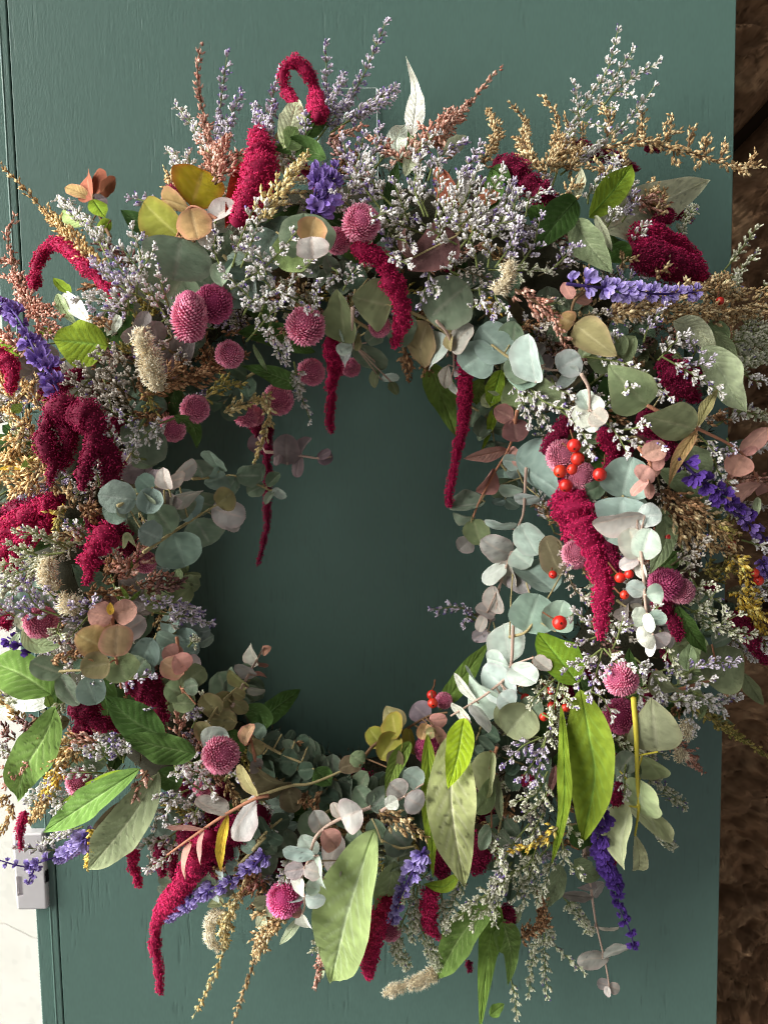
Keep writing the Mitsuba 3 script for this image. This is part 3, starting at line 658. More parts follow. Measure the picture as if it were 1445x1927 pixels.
# ------------------------------------------------------------------ the wreath, sprig by sprig
# kind, look, how far it stands off the wreath's body, sizes : places from the stem's end to the tip  # what sets it apart
PLAN = '''
@A
P tan 1 95 : 540,1460 400,1300 250,1150 120,1010 15,905 # pale tan dried sprig reaching across the door's bead at upper left
E eo 0 : 600,1290 505,1085 540,1010 | 500,1085,338,1005,75,eot;500,1080,475,950,85,er;520,1070,525,930,80,er;545,1050,625,965,75,er;520,1085,580,1080,60,em;505,1085,600,1205,95,lg;603,1195,520,1270,70,lg;500,1215,355,1165,75,pg # eucalyptus tip with rust and bright green leaves over the bare door
S l 0 90 : 1165,900 1190,640 1240,340
S w 0 50 : 1140,850 1080,720 978,600
S w 1 36 : 1090,1000 1000,930 932,845
S l 1 30 : 960,1110 850,1100 745,1092
S w 1 40 : 1000,960 1030,900 1040,870
S l 0 70 : 1190,860 1250,650 1310,540
S w 2 60 : 580,1420 480,1220 335,1095
S w 2 70 : 740,1480 740,1280
S l 2 60 : 860,1440 820,1330
S w 1 50 : 600,1420 580,1290
P pk 0 95 : 1165,960 1110,650 1075,430 1088,258 # pinkish brown dried plume pointing straight up at top left
P pk 1 85 : 1165,960 1245,735
P pk 1 80 : 1170,1000 1240,880 1330,830
P pk 2 70 : 1180,960 1290,930
E ey 2 : 1180,1190 1035,1125 960,1290 | 1040,1120,1095,905,265,ey;985,1290,800,1120,190,oy;1035,1128,875,1070,110,eot,2;1035,1128,1085,1310,170,eot,3;1135,1195,1285,1105,80,ep,2;1135,1200,1120,1345,95,ep,2;985,1292,945,1525,330,eg,2;1010,1480,900,1660,330,eg,-1;1000,1480,1160,1560,170,eg,-2 # eucalyptus sprig with a large yellow and orange round leaf
T d 0 50 40 : 960,1080 920,1000
L lr 1 110 : 1330,880 1290,1080 1235,1250
S w 4 70 : 1250,1440 1390,1140
S w 4 60 : 1300,1440 1380,1280 1440,1150
S w 3 50 : 1190,1440 1180,1300
@B
T r 2 100 70 : 350,640 345,520 290,390 220,335 165,400 190,500 240,560 # arched bright crimson tassel at the very top
T r 3 200 110 : -80,1230 -20,1100 30,980 55,860 45,770 20,705 # thick crimson tassel standing left of the purple salvia
S l 0 95 : 330,760 540,500 610,400 712,165 # lilac white statice spray rising highest above the wreath
S l 0 60 : 340,690 400,500 403,285
S l 0 48 : 340,690 430,560 490,430
S l 0 60 : 420,700 600,600 770,490
S l 0 45 : 440,680 640,590 745,555
S l 1 60 : 70,780 100,580 140,430
S l 1 42 : 70,720 22,590
S l 2 60 : 280,760 290,660
S l 2 60 : 150,780 60,700
L lp 2 130 : 170,800 215,660 250,550
L pg 3 110 : 190,810 240,680
L ldm 0 110 : 300,740 350,650 425,590
L ldm 1 110 : 400,860 270,800 100,800
L lw 0 110 : 868,730 890,500 835,300 # tall white-backed leaf standing upright at the top
L lw 1 115 : 800,870 780,760 830,670
L lp 1 70 : 830,960 870,830 860,730
L ld 2 60 : 730,1150 760,1000 790,880
V v 5 150 : 320,1190 340,1050 380,900 # dark purple salvia cluster at the top of the wreath
V v 5 130 : 380,1150 410,1000 470,890
P crm 5 130 : 40,1190 140,1060 240,920 295,840 # cream dried plume beside the purple salvia
P pk 1 55 : 420,740 590,685
P pk 1 110 : 820,870 1040,700 1170,570 1330,380 # pinkish brown plume slanting up to the right at the top
P pk 2 100 : 900,800 1050,640 1060,600
P pk 2 95 : 800,870 720,800 640,745
P mv 2 90 : 560,880 430,760
P mv 2 90 : 640,1000 520,900
P pk 1 80 : 1080,860 1000,740 930,690
L lp 2 90 : 1030,820 1100,790 1160,745
P go -1 66 : 1250,880 1330,740 1310,660 1275,590
E sage 5 : 360,1320 300,1370 230,1330 | 300,1410,285,1170,265,eg;310,1310,120,1420,190,pg,5;310,1320,345,1185,135,eot,7;330,1410,320,1285,150,ep,9;130,1260,20,1440,210,eb,2;170,1290,90,1190,150,ebd,1 # rosette of round grey green eucalyptus leaves below the cream plume
G pk 4 95 : 590,1215
G pk 2 70 : 460,1310
E ed 4 : 1180,1180 1110,1280 | 1105,1270,845,1470,200,ed;870,1400,830,1240,55,ed # large dusky mauve leaf near the crimson tassel
E er 3 : 1170,1160 1110,1080 | 1120,1085,995,915,105,er;1220,1100,1335,1045,75,er;1120,1085,1060,1130,50,er # pair of rust red eucalyptus leaves at the top right
L ldm 2 110 : 1270,1150 1310,1030 1300,910
L ldm 2 100 : 1300,910 1370,970 1400,1000
S w 4 80 : 480,1120 620,930
S w 4 80 : 520,1060 600,900
S l 3 80 : 560,1000 500,800
S l 3 80 : 590,960 600,780
S l 4 90 : 700,1120 560,930
S w 4 80 : 660,1200 470,1090
S w 4 80 : 760,1100 640,920
S w 3 80 : 850,1180 780,1030
S w 4 80 : 960,1160 890,920
S w 4 80 : 1000,1180 1010,940
S w 5 80 : 1060,1200 1210,960
S w 5 90 : 1000,1260 1060,1090
S w 5 90 : 1130,1320 930,1230
S w 5 80 : 1090,1230 1230,1040
S w 6 90 : 1180,1310 1340,970
S w 6 80 : 1260,1320 1430,1090
S w 5 90 : 1230,1440 1120,1240
S w 5 80 : 720,1350 830,1440
S w 5 80 : 600,1220 720,1170
S l 5 90 : 1330,1440 1430,1250
S w 3 70 : 900,860 980,760
S l 2 70 : 960,960 1120,800
S l 3 70 : 1120,1000 1220,830
S w 5 80 : 1290,1440 1250,1280
S w 4 60 : 780,1280 860,1350
S l 3 60 : 640,860 690,740
@C
P go 1 74 : 240,940 120,790 125,660 50,565
P go 1 96 : 300,900 300,720 290,620 225,530 # golden brown plumes fanned out at the top right
P go 1 90 : 370,920 430,780 440,690
P go 1 80 : 570,740 580,640 535,565
P go 1 72 : 730,740 760,590
P go 2 90 : 250,900 380,760 340,640
P go 2 60 : 560,800 740,765 900,800 1100,850 1260,900 1385,900 # long golden brown branch reaching out past the door's right edge
P go 2 100 : 860,790 920,640
P go 2 80 : 800,790 760,690
P go 2 70 : 1010,800 1045,700
P go 2 80 : 1100,850 1110,750
P go 2 80 : 1180,870 1210,780
P go 2 70 : 930,800 950,890
P go 2 60 : 1070,830 1060,900
P go 2 80 : 1290,910 1370,840
P go 2 80 : 1220,890 1320,940
P go 1 100 : 150,900 90,800
P go 2 90 : 560,960 470,900
P go 3 80 : 640,940 660,820
P go 3 90 : 350,1080 420,1010
S w 1 70 : 285,990 395,660 480,520 570,380 612,205 # white statice spray rising highest at the upper right
S w 1 44 : 440,600 540,520 685,310
S w 1 46 : 560,560 640,470 815,365
S w 1 46 : 440,690 410,570 388,490
S w 1 48 : 330,930 560,760 680,660 800,505
S w 1 50 : 450,640 545,705
S w 2 46 : 490,850 600,840 640,910
S w 2 44 : 560,780 600,860 565,980
S w 1 40 : 560,530 600,600
S w 1 40 : 600,480 690,530
T d 2 150 110 : -30,870 80,940 200,1040 320,1110 # dark crimson tassel among the golden plumes
T d 0 100 70 : 360,790 540,830 750,920
T r 1 130 100 : 700,1300 840,1270 960,1330 1060,1420 1110,1510 # thick crimson tassel at the upper right edge
T r 2 110 90 : 720,1340 840,1350 960,1420 1050,1490 1100,1550
T d 1 110 90 : 800,1240 900,1290 1000,1340
T d 1 90 70 : 830,1200 940,1160 1030,1210
T d 1 60 50 : 780,800 880,820
L ldm 4 165 : 405,1080 300,1200 190,1350 # dark green leaf pointing down left at the upper right
L lg 4 150 : 470,1180 590,1050 692,908 # bright green boat-shaped leaf at the upper right
L lp 4 50 : 505,1170 560,1280 595,1370
L ls 3 150 : 390,1190 470,1330 590,1490
L lp 1 300 : 540,1260 800,1130 1150,955 # broad pale green leaf with its tip bare of the wreath at the upper right
L lp 3 50 : 395,1090 430,980 430,890
L ldm 1 120 : 600,1330 700,1420
P pk 4 110 : 700,1060 800,1110 890,1110
P go 4 80 : 850,1170 890,1020
P go 4 70 : 790,1100 820,970
S l 4 70 : 670,1190 700,1080
S w 4 80 : 40,1330 60,1120
S l 4 90 : 100,1440 190,1230
S w 4 80 : 140,1160 200,1070
S l 3 80 : 300,1440 370,1370
S w 2 60 : 720,1330 750,1250
S g 0 50 : 960,1330 1020,1150
S g 0 70 : 1220,1470 1290,1370 1348,1270
S w 4 80 : -30,1250 30,1060
S w 4 60 : 580,1230 600,1170
S l 4 90 : 150,1330 60,1230
S w 2 60 : 480,1090 510,1000
S w 3 50 : 680,1100 700,1010
@D
T r 1 66 84 : 640,270 560,170 450,60 340,-40 260,-30 205,50 185,195 # crimson tassel arched against the bare door at the upper left
T r 0 60 60 : 640,270 580,220
S w 3 90 : 720,260 470,260
S l 3 90 : 780,220 640,50
S w 3 90 : 720,330 560,230
S w 3 90 : 830,280 700,10
S w 3 80 : 880,330 790,180
S l 3 80 : 700,300 560,320
S w 3 80 : 680,140 560,90
S w 3 70 : 900,280 880,130
S w 3 80 : 680,330 720,180
S k 4 80 : 580,860 390,660
S k 4 90 : 640,830 480,640
S k 4 90 : 680,820 560,600
S k 4 90 : 720,760 650,560
S k 4 90 : 620,890 510,820
S k 4 80 : 740,700 770,610
S k 3 80 : 720,800 620,700
S k 4 80 : 540,820 410,720
S k 4 70 : 700,880 620,800
S k 3 80 : 900,420 870,520
S k 3 80 : 960,600 990,560
S k 4 60 : 700,600 600,560
L lg 3 215 : 585,510 440,490 300,480 # bright green broad leaf at the left beside the purple salvia
L lw 2 85 : 345,225 420,290 505,395
L lw 2 80 : 650,340 620,390 580,450
L lg 2 60 : 385,225 330,180 300,140
L ls 2 60 : 310,225 350,310 420,395
L lg 1 50 : 200,440 300,420
L lg 1 90 : -20,470 100,560
V v 5 120 : 340,790 280,680 200,550 150,450 80,330 -10,270 # long purple salvia spike at the left edge
P pk 2 85 : 210,320 130,230 90,120 60,0 40,-90 75,-185 # pinkish brown plume curling up along the door's bead
P pk 3 80 : 150,320 250,380 360,435
P pk 3 70 : 140,340 230,320 330,345
P pk 3 70 : 160,300 290,290
P pk 1 70 : 120,140 10,125
P pk 1 60 : 110,60 -10,40
P pk 3 70 : 200,420 320,480
F 5 125 110 : 870,750 820,620 780,500 790,410 # cream fluffy plume at the left half of the wreath
P br 4 120 : 740,730 950,690 1150,640 1335,565 # brown plume pointing right towards the globe flowers
P br 3 100 : 760,780 900,740 1060,690
P ol 4 100 : 1120,790 1310,715
P br 3 110 : 900,700 980,610
P ol 4 90 : 800,740 840,850
P br 3 90 : 880,850 750,890
P br 3 90 : 600,420 520,350
P crm 5 80 : 1220,870 1330,815 1440,800
G pk 4 92 1.9 : 1030,350 # tall cone-shaped pink globe flower at the left
G pk 4 74 : 1248,555
G pk 3 78 : 1060,850
G pk 3 70 : 940,960
G pk 3 80 1.2 : 1340,880
G dp 2 100 : 1160,280
T d 5 150 60 : 420,830 300,850 245,960 270,1080 300,1160 280,1280 # cluster of dark crimson tassels at the left, drooping like a curled hand
T d 6 170 70 : 380,860 500,900 520,1030 470,1150 455,1300
T d 5 150 80 : 500,990 590,1070 620,1180 560,1270
T d 4 120 70 : 320,900 380,1010 350,1130 330,1190
T d 2 120 80 : 600,900 680,960
T r 3 110 70 : -10,550 60,640 70,770
T r 3 80 60 : 260,600 320,640
P tan 2 130 : 190,1010 100,910 10,850
P tan 3 120 : 240,1200 120,1150 0,1100 # pale tan plume at the left edge below the salvia
P tan 3 110 : 200,1240 60,1180
P go 3 110 : 210,1290 100,1260 10,1230
P tan 2 100 : 240,860 190,780
P tan 3 100 : 150,1110 60,1000
P go 3 70 : 290,1220 330,1300
P tan 2 110 : 100,800 190,700
P ol 3 90 : 250,1060 170,1130
S g 4 80 : 190,1070 90,940
S g 4 60 : 170,1080 130,980
S w 4 40 : 520,1280 530,1170
S w 5 60 : 640,1100 610,940
S w 5 60 : 720,1000 690,900
S w 5 70 : 770,900 720,1050
S w 5 70 : 930,900 790,1010
S w 5 70 : 790,1130 740,1050
S w 5 60 : 840,960 870,1010
L lm 4 50 : 70,870 120,820
L lm 4 50 : 140,1210 160,1100
L ly 5 20 : -10,1180 50,1170 110,1182
P go 4 90 : 400,1390 380,1290
P br 4 90 : 440,1440 500,1380
P ye 4 80 : 350,1440 300,1400
T d 3 130 90 : 350,1330 200,1380 60,1420 -30,1460
L ldm 4 75 : 950,890 1050,950 1068,1065
E eb 3 : 700,1080 800,1100 | 700,1090,880,960,240,eg;760,1020,860,1150,200,eg,2;640,1200,830,1130,170,em,1 # dull round eucalyptus leaf behind white statice at the left
E eb 9 : 640,1380 760,1310 890,1240 960,1210 | 745,1345,525,1320,150,eb;830,1280,800,1420,120,eb;830,1290,745,1220,100,eb;870,1300,830,1180,120,em2;920,1290,885,1170,75,ep,12;955,1215,1065,1140,80,ep,11;930,1330,1090,1310,85,ep,12;890,1240,1000,1220,70,ep,11;760,1440,720,1370,110,ebd,7;900,1420,860,1300,160,em2,8;1020,1440,940,1330,170,eg,9;1000,1350,1180,1380,140,eg,8 # grey blue eucalyptus sprig hanging into the opening at the left
E eb 9 : 1050,1230 1180,1222 1280,1216 1400,1262 1500,1310 | 1225,1212,1115,1255,135,eb;1285,1215,1420,1215,120,eg;1285,1222,1225,1320,95,eg;1440,1265,1345,1310,90,eg;1190,1190,1130,1080,95,eb;1110,1225,1060,1130,120,eg;1380,1230,1440,1150,90,eg;1450,1270,1520,1200,70,eg;1480,1290,1560,1330,50,ew;1490,1300,1440,1370,50,eg # small-leaved grey green eucalyptus sprig reaching into the opening at the left
@E
E em 8 : 70,1086 140,1090 260,1105 360,1120 430,1110 | 190,1155,190,985,155,em;140,1090,125,1160,50,em;258,1106,325,1010,42,em;262,1106,240,1225,70,em;350,1120,440,1110,85,em;360,1115,430,1080,50,em;20,980,80,1100,150,em,-1 # mauve grey eucalyptus tip alone against the dark door
T r 2 100 52 : 430,490 445,610 430,740 415,860 435,980 # crimson tassel hanging into the opening below the globe flowers
T d 0 60 26 : 90,960 80,1150 80,1400 65,1560 25,1700 # thin crimson tassel hanging deep into the opening at the left
T r 4 130 55 : 545,-20 680,30 760,130 800,280 808,400 785,505 # crimson tassel curving over the round grey green leaves at the top
T r 4 96 44 : 1150,520 1150,700 1155,850 1120,1080 1085,1250 1068,1390 # longest crimson tassel hanging into the opening at the right
T d 1 80 70 : 10,880 20,1000
G pk 5 105 : 290,402 # pink globe flower highest above the opening
G pk 4 82 : 320,650
G pk 5 96 : 140,800 # pink globe flower at the upper left rim of the opening
G pk 3 60 : 535,625
G pk 3 62 : 10,890
G pk 3 60 : 690,400
S w 5 60 : 20,350 120,200 270,290
S w 5 55 : 130,270 310,70
S w 5 60 : 70,110 10,10
S w 5 50 : 120,320 90,430 180,580
S w 5 50 : 220,590 260,760 312,895
S w 4 40 : 430,70 430,165
S w 4 40 : 490,195 565,105
S l 4 55 : 950,10 960,130 915,265
S w 4 45 : 980,130 1000,220
S w 5 60 : -60,330 60,250
S w 5 50 : 160,420 190,520
S w 4 60 : 1130,110 1080,40
S w 4 50 : 1190,330 1240,290
S l 4 60 : 1240,180 1290,330
S w 4 60 : 1330,200 1370,320
P crm 6 70 : 70,770 90,880 60,1000 10,1150 # cream dried plume drooping at the upper left rim of the opening
L ldm 4 105 : 250,720 100,660 -50,620
L ldm 4 85 : 100,470 220,500 342,540
L ls 4 30 : 5,500 40,570 85,650
E sage 3 : 640,420 540,340 560,200 | 755,290,540,245,245,sage;500,490,460,205,150,sage;630,140,490,130,130,ebd,-1;560,470,500,330,130,ebd,-2 # round sage green eucalyptus leaf left of the curving tassel
E eg 3 : 850,320 960,370 1050,440 | 955,365,1175,165,260,eg;955,372,935,625,165,eo;850,320,765,490,190,eg,1;870,330,880,220,120,ebd,0;1050,440,1090,440,60,eo # round grey green eucalyptus leaf right of the curving tassel
E ew 5 : 545,300 545,420 550,500 | 545,490,485,392,88,ew;545,505,455,535,72,ew;540,525,500,612,65,ew;552,525,582,440,40,eo;590,500,690,640,140,eg,4;620,490,700,425,95,eg,4;690,610,665,740,45,sage;700,690,800,680,55,ew;750,700,785,775,50,sage # pale orchid-like eucalyptus tip at the top of the opening
E ew 5 : 1000,370 1060,440 1090,530 1095,620 | 1075,475,965,612,115,ew;1080,535,1200,395,105,ep;1075,535,1085,440,50,eo;1065,610,1045,740,75,ep;1095,640,1140,650,65,ep;1080,690,1105,775,42,lw # pale curled eucalyptus tip above the longest crimson tassel
E eb 5 : 1440,540 1400,570 1300,500 | 1405,570,1235,400,205,eb;1305,510,1140,630,195,eb;1410,560,1480,710,150,eg;1420,470,1330,370,150,ebd,2 # curled blue grey eucalyptus leaf at the upper right of the opening
L lm 0 180 : 960,590 1030,780 1105,1000 # broad green leaf hanging behind the longest crimson tassel
L lm 0 110 : 1240,680 1210,830
L lg 2 105 : 1350,640 1320,740 1285,840
L lg 2 50 : 1320,830 1290,960 1240,1095
P br 2 66 : 830,520 850,690
P br 2 66 : 930,600 970,690
F 5 110 90 : 1340,220 1390,130 1400,30 # cream fluffy flower at the upper right
P ye 4 40 : 1250,260 1320,310
E ek 5 : 1440,860 1400,1050 1320,1190 1240,1340 1200,1440 | 1385,1070,1145,1120,75,ek;1395,1070,1460,1165,95,ek;1315,1180,1215,1300,95,ek;1420,905,1315,850,95,ed;1420,905,1440,1030,140,ed # dusty pink eucalyptus sprig at the right rim of the opening
E eg 4 : 1320,1230 1240,1350 1190,1450 | 1265,1355,1065,1385,105,eg;1290,1310,1440,1250,110,eg,2;1210,1440,1090,1420,50,eg;1200,1450,1240,1590,150,sage;1190,1560,1120,1620,110,em2 # grey green eucalyptus tip hanging at the right rim of the opening
@F
V vl 6 115 : 350,170 530,190 700,205 850,225 1070,215 # light purple salvia spike lying level at the upper right
T d 1 200 150 : 700,-30 900,60 1060,120 1110,150
P pk 5 96 : 70,200 200,280 280,370 345,495 # pinkish brown plume hanging below the light purple salvia's left end
P go 4 120 : 600,330 850,290 1050,320 1250,310 1460,340 # golden brown plume running to the right edge under the salvia
P go 4 100 : 900,360 1100,340
P go 3 100 : 900,220 1050,200 1220,130
P go 3 110 : 1180,230 1220,120
P go 4 110 : 1300,270 1460,250
P go 4 100 : 1150,380 1350,350
P go 2 70 : 840,120 960,85
P go 2 70 : 650,80 720,30
P go 4 90 : 640,330 740,290
B 6 23 : 1185,262
S g 1 65 : 1240,220 1290,110 1350,30
S g 1 60 : 1230,260 1260,130
S g 3 100 : 1200,500 1440,420
S g 3 90 : 1240,540 1460,500
S w 3 90 : 1330,650 1390,700
S g 3 90 : 1270,470 1420,390
S g 2 70 : 1390,270 1440,150
S g 3 90 : 1300,580 1460,570
S g 3 80 : 1350,480 1460,460
S k 3 60 : 460,330 540,330
S k 3 60 : 200,430 240,400
L lp 5 120 : 930,370 1060,430 1160,540 # pale curled leaf at the right edge, upper half
L lp 6 170 : 1090,510 1190,650 1240,760 1310,870 # pale wavy leaf hanging at the right with its tip curled
L ls 4 80 : 1150,430 1220,520 1275,640
L ls 3 90 : 1120,380 1200,440 1215,510
S l 5 80 : 790,480 840,330
S w 5 80 : 870,580 950,470
S w 6 60 : 890,560 1020,650 1150,750
S l 5 70 : 960,540 1090,600
S w 5 45 : 460,560 620,590 730,635
S w 5 60 : 800,640 880,780
S w 5 60 : 650,480 600,450
S w 6 55 : 20,650 90,760 130,915 # white statice with thin green stems fanning below the pale curled leaves
S w 6 55 : 100,700 180,810 230,925
S w 6 55 : 310,840 420,950 465,1075
S w 6 50 : 130,700 230,810 370,865
S w 6 45 : 530,870 600,800 675,740
S w 6 50 : 560,900 620,980 655,1070
S w 6 45 : 640,970 760,940
S w 6 50 : 660,1000 830,1060
S w 6 45 : 280,680 345,770
S l 5 60 : 1060,560 1000,480
S w 5 70 : 1100,1000 1150,1100
S w 5 70 : 1180,1120 1220,1260
S l 5 60 : 1250,1010 1240,1080
E eo 5 : 500,190 410,240 378,310 390,385 | 392,388,610,565,150,eo;390,385,310,350,110,eot;385,250,328,165,62,ek;395,240,490,265,55,ek # olive tan pointed eucalyptus leaf below the light purple salvia
E sg 6 : 790,832 900,890 1055,955 1290,1080 1390,1230 | 790,835,562,615,215,sage;1050,958,755,890,175,sage;1060,950,1185,735,55,eo;1060,962,888,1265,58,eot;1310,1095,1420,955,95,ek;1315,1105,1245,1215,140,ek;1320,1110,1370,1050,50,ek;1392,1250,1255,1415,95,ek;1392,1248,1460,1290,65,ek # sage eucalyptus sprig with a long orange stem and pink tip
L lp 7 38 : 1390,1330 1380,1440
E ew 6 : 60,560 230,630 300,640 | 180,710,135,445,140,ew;300,640,425,560,140,ew;330,650,390,700,130,ew;230,610,10,650,200,eb,4;40,620,60,380,170,eg,3;150,720,345,830,140,sage,4 # mottled pale eucalyptus leaves right of the curled blue grey leaf
E lw 7 : 430,660 470,740 475,850 | 478,850,430,748,100,ew;480,855,540,790,95,lw;480,860,385,920,110,lw;485,865,555,930,100,ep;470,870,490,980,80,lw # white curled eucalyptus flower-like tip above the red berries
T d 3 170 150 : 870,590 960,700 1070,810 # dark crimson tassel behind the sage eucalyptus sprig
T d 3 150 100 : 760,880 860,970 930,1090
T d 2 120 90 : 230,1080 330,950 400,890
T r 3 90 70 : 550,960 600,1080 570,1190
T d 2 110 80 : 640,1130 710,1050
T d 3 110 90 : 1020,640 1100,720
G pl 4 92 : 330,1110
G pl 4 80 : 430,1220
G dp 3 70 : 840,1080
B 7 36 : 390,1050;410,1122;315,1190;345,1268;530,1208
B 8 28 : 380,1180
E eb 4 : 60,1110 110,1250 | 70,1120,300,1300,200,eb;0,1130,110,1150,90,eb;-20,1270,110,1300,80,ew;200,1330,60,1350,70,ew # grey blue eucalyptus leaf left of the berry cluster
E eb 5 : 800,1190 650,1330 | 650,1340,700,1110,230,eb;660,1330,640,1500,250,eb;560,1245,420,1305,90,eg,4 # large grey blue eucalyptus leaf right of the berry cluster
E ek 7 : 740,1060 805,1150 795,1250 | 760,1110,890,1050,95,ek;800,1150,880,1120,85,ek;800,1165,740,1235,105,ek;792,1150,840,1220,80,ek;795,1240,708,1325,52,ek;797,1245,802,1345,50,ek # dusty pink eucalyptus tip above the large grey blue leaf
E ed 2 : 720,1000 780,1040 | 700,1000,860,1040,90,ed;560,1030,640,1030,60,eg;960,630,1000,760,70,ed # mauve leaf behind
V vd 6 110 : 960,1120 1060,1220 1150,1280 1240,1370 1360,1440 # deep purple salvia spike slanting down at the right edge
L ls 4 110 : 850,1180 1000,1260 1120,1360 1210,1460 # long grey green leaf with pale midrib beside the deep purple salvia
L ls 3 120 : 1010,1050 1080,1150 1130,1220
P br 4 140 : 860,1290 1000,1370 1100,1450
P br 4 120 : 900,1400 1010,1440
P br 3 110 : 1100,900 1200,900
S k 3 80 : 1000,1000 1060,920
S w 4 80 : 1190,940 1300,860
S g 3 80 : 1300,860 1440,900
@I
T r 5 210 60 : 400,-80 440,60 500,230 545,400 555,560 540,725 # largest crimson tassel hanging down in the right half
T r 4 120 90 : 310,-60 330,60 350,200
T d 4 120 90 : 500,90 590,240 610,370
T r 4 140 90 : 340,-140 360,-40 370,60
G dp 5 88 1.1 : 885,430 # dark magenta globe flower with a paler pink side at the right
G pl 5 66 : 975,470
G pk 6 88 : 645,950 # pink globe flower under white statice at the lower right
G dp 2 95 : 640,1150
G pl 3 80 : 400,270
B 7 40 : 312,642 # red berry lying on the round grey blue leaf
B 6 28 : 640,397;1395,412
B 6 24 : 665,490;1375,370;690,378
B 4 24 : 905,175;1245,215;275,380;145,885;265,1010;125,1050;225,1155;270,1095;345,1105
E ew 6 : 130,-200 115,40 90,110 50,250 0,400 | 95,105,200,280,165,ew;-100,90,75,100,50,ew;55,255,150,330,150,ew;50,270,-120,180,150,ep;20,330,-110,420,110,lw;30,300,60,460,100,ep;-60,440,-10,590,110,ep,5;-40,600,-150,560,90,ep,5;-90,600,-130,690,70,ep,5;-80,690,-160,740,85,ep,4 # upright sprig of pale mauve and white eucalyptus leaves at the right rim of the opening
E eb 6 : 40,720 130,690 190,600 | 130,695,190,475,250,eb;290,690,325,510,160,eb,4;100,320,290,480,200,eb,4;320,380,230,170,160,eod,2;60,330,140,480,140,em2,4 # round grey blue eucalyptus leaf with a red berry on it
E ew 7 : 60,660 40,900 -60,1010 -180,1090 -280,1150 | 45,870,5,650,225,ew;40,880,-85,840,120,ew;40,880,180,960,130,ew;75,1060,-105,880,170,ew;30,1090,-175,905,140,ew;-130,1080,-260,925,48,lw;-170,1090,-80,1235,62,lw;-170,1185,-280,1095,42,lw;170,830,260,900,70,ep;60,1100,-20,1020,120,ew # pale mint eucalyptus sprig at the lower right rim of the opening
E eg 4 : -30,1080 110,1110 | 150,1100,20,1250,200,sg;200,1060,120,1160,120,eg;20,1060,60,1240,150,sg # sage round leaf below the pale mint sprig
E ew 8 : 745,180 765,350 775,500 790,620 820,720 | 740,295,690,125,140,ep;755,295,800,125,130,ew;740,300,635,340,70,ep;750,310,770,400,50,lw;775,480,672,430,80,ew;782,490,880,475,90,ew;788,610,695,600,90,lw;792,610,895,620,72,ew;788,590,800,690,50,lw;822,700,735,740,110,lw;822,705,895,775,105,ep;812,730,800,830,50,lw;775,60,500,110,110,ep;735,70,860,50,110,ew # white frosted eucalyptus sprig hanging down in the right half
E eb 5 : 690,-40 680,70 | 690,50,555,190,180,eb;650,-10,780,60,150,ew,4
L ls 4 110 : 870,20 880,190 790,370
L ldm 2 110 : 850,360 960,250
L lgd 5 190 : 415,975 320,850 190,695 # green leaf under the single red berry
L lg 6 235 : 425,1005 470,1250 500,1500 435,1840 # large glossy bright green leaf hanging at the lower right
L lg 6 72 : 320,1090 335,1350 330,1650 265,1945 # narrow bright green folded leaf beside the large glossy one
E sgl 7 : 713,1050 728,1250 735,1500 742,1650 722,1800 | 845,1345,800,1040,245,sg;690,1640,622,1925,155,sgl;745,1600,845,1815,180,sgl;750,1490,795,1700,145,sgl;722,1795,755,2020,80,sgl;760,1370,865,1490,135,sgl,4;660,1560,720,1380,130,eg,2;640,1450,720,1360,120,eg,2 # pale lime eucalyptus sprig on a yellow stem at the lower right
E sg 5 : 950,1010 1110,960 1300,905 | 1110,965,1315,800,260,sg;1300,905,1395,1075,80,sg;835,895,975,1015,85,sg;1140,760,1240,710,80,eg,3 # broad round sage leaf by the right edge of the door
L ldm 4 90 : 950,550 1020,680 1110,810
L ls 3 90 : 1000,900 1020,750
P go 4 140 : 890,-30 1010,100 1110,220 1260,260 # golden brown plume curving at the right edge, middle height
P go 4 120 : 1130,120 1290,230
P go 4 110 : 940,60 1000,170
P ol 4 110 : 1120,80 1280,150
P ye 5 100 : 1250,290 1340,430
P ye 5 140 : 1290,470 1370,560 1430,700 # yellow plume at the right edge
P ye 5 90 : 1280,540 1400,540
T d 3 90 70 : 1260,600 1350,720 1450,860
T d 3 100 60 : 820,520 910,600 960,760
T d 3 70 60 : 1100,470 1170,420
S g 4 80 : 950,490 1080,430
S g 4 90 : 960,510 1150,560
S g 5 90 : 1000,560 1250,690
S g 4 80 : 1060,420 1160,520
S g 5 80 : 1090,650 1310,690
S k 4 90 : 940,340 1060,210
S k 4 80 : 990,370 1040,290
S g 5 70 : 1050,600 1130,480
S g 5 70 : 1130,700 1240,600
S w 5 70 : 1330,200 1440,240
S w 5 80 : 1350,450 1440,480
S w 5 80 : 1390,700 1440,800
S w 5 75 : 600,760 420,600 350,600
S w 5 70 : 560,720 380,745
S w 5 70 : 620,800 640,620
S w 5 70 : 650,780 700,640
S w 6 80 : 560,800 360,865 # umbrella of lilac white statice above the pink globe flower at the lower right
S l 6 70 : 560,810 470,1010
S w 6 80 : 570,800 710,880
S w 6 70 : 540,820 410,940
S w 6 70 : 600,800 560,900
S w 4 80 : 740,850 840,1000
S w 4 80 : 800,1000 1000,1060
S w 4 80 : 900,1080 1000,1000
S l 6 75 : 980,960 1100,870 1230,840
S w 5 70 : 940,1010 1090,940
S w 4 60 : 1000,1010 1025,1190
S w 3 50 : 1070,1050 1250,1030
S w 4 60 : 1060,1030 1170,1110
S w 4 60 : 800,940 760,860
S g 6 70 : 320,950 160,1050
S g 6 70 : 330,960 270,1095
S g 6 60 : 340,960 370,1070
S w 5 50 : 490,1030 575,1115
S g 6 60 : 230,1160 260,1240
S l 6 110 : 230,1290 30,1370 # lilac statice cluster right of the lime leaf
S l 6 100 : 250,1290 180,1460
S l 6 90 : 250,1300 110,1450
S k 4 60 : 320,230 380,430 440,510
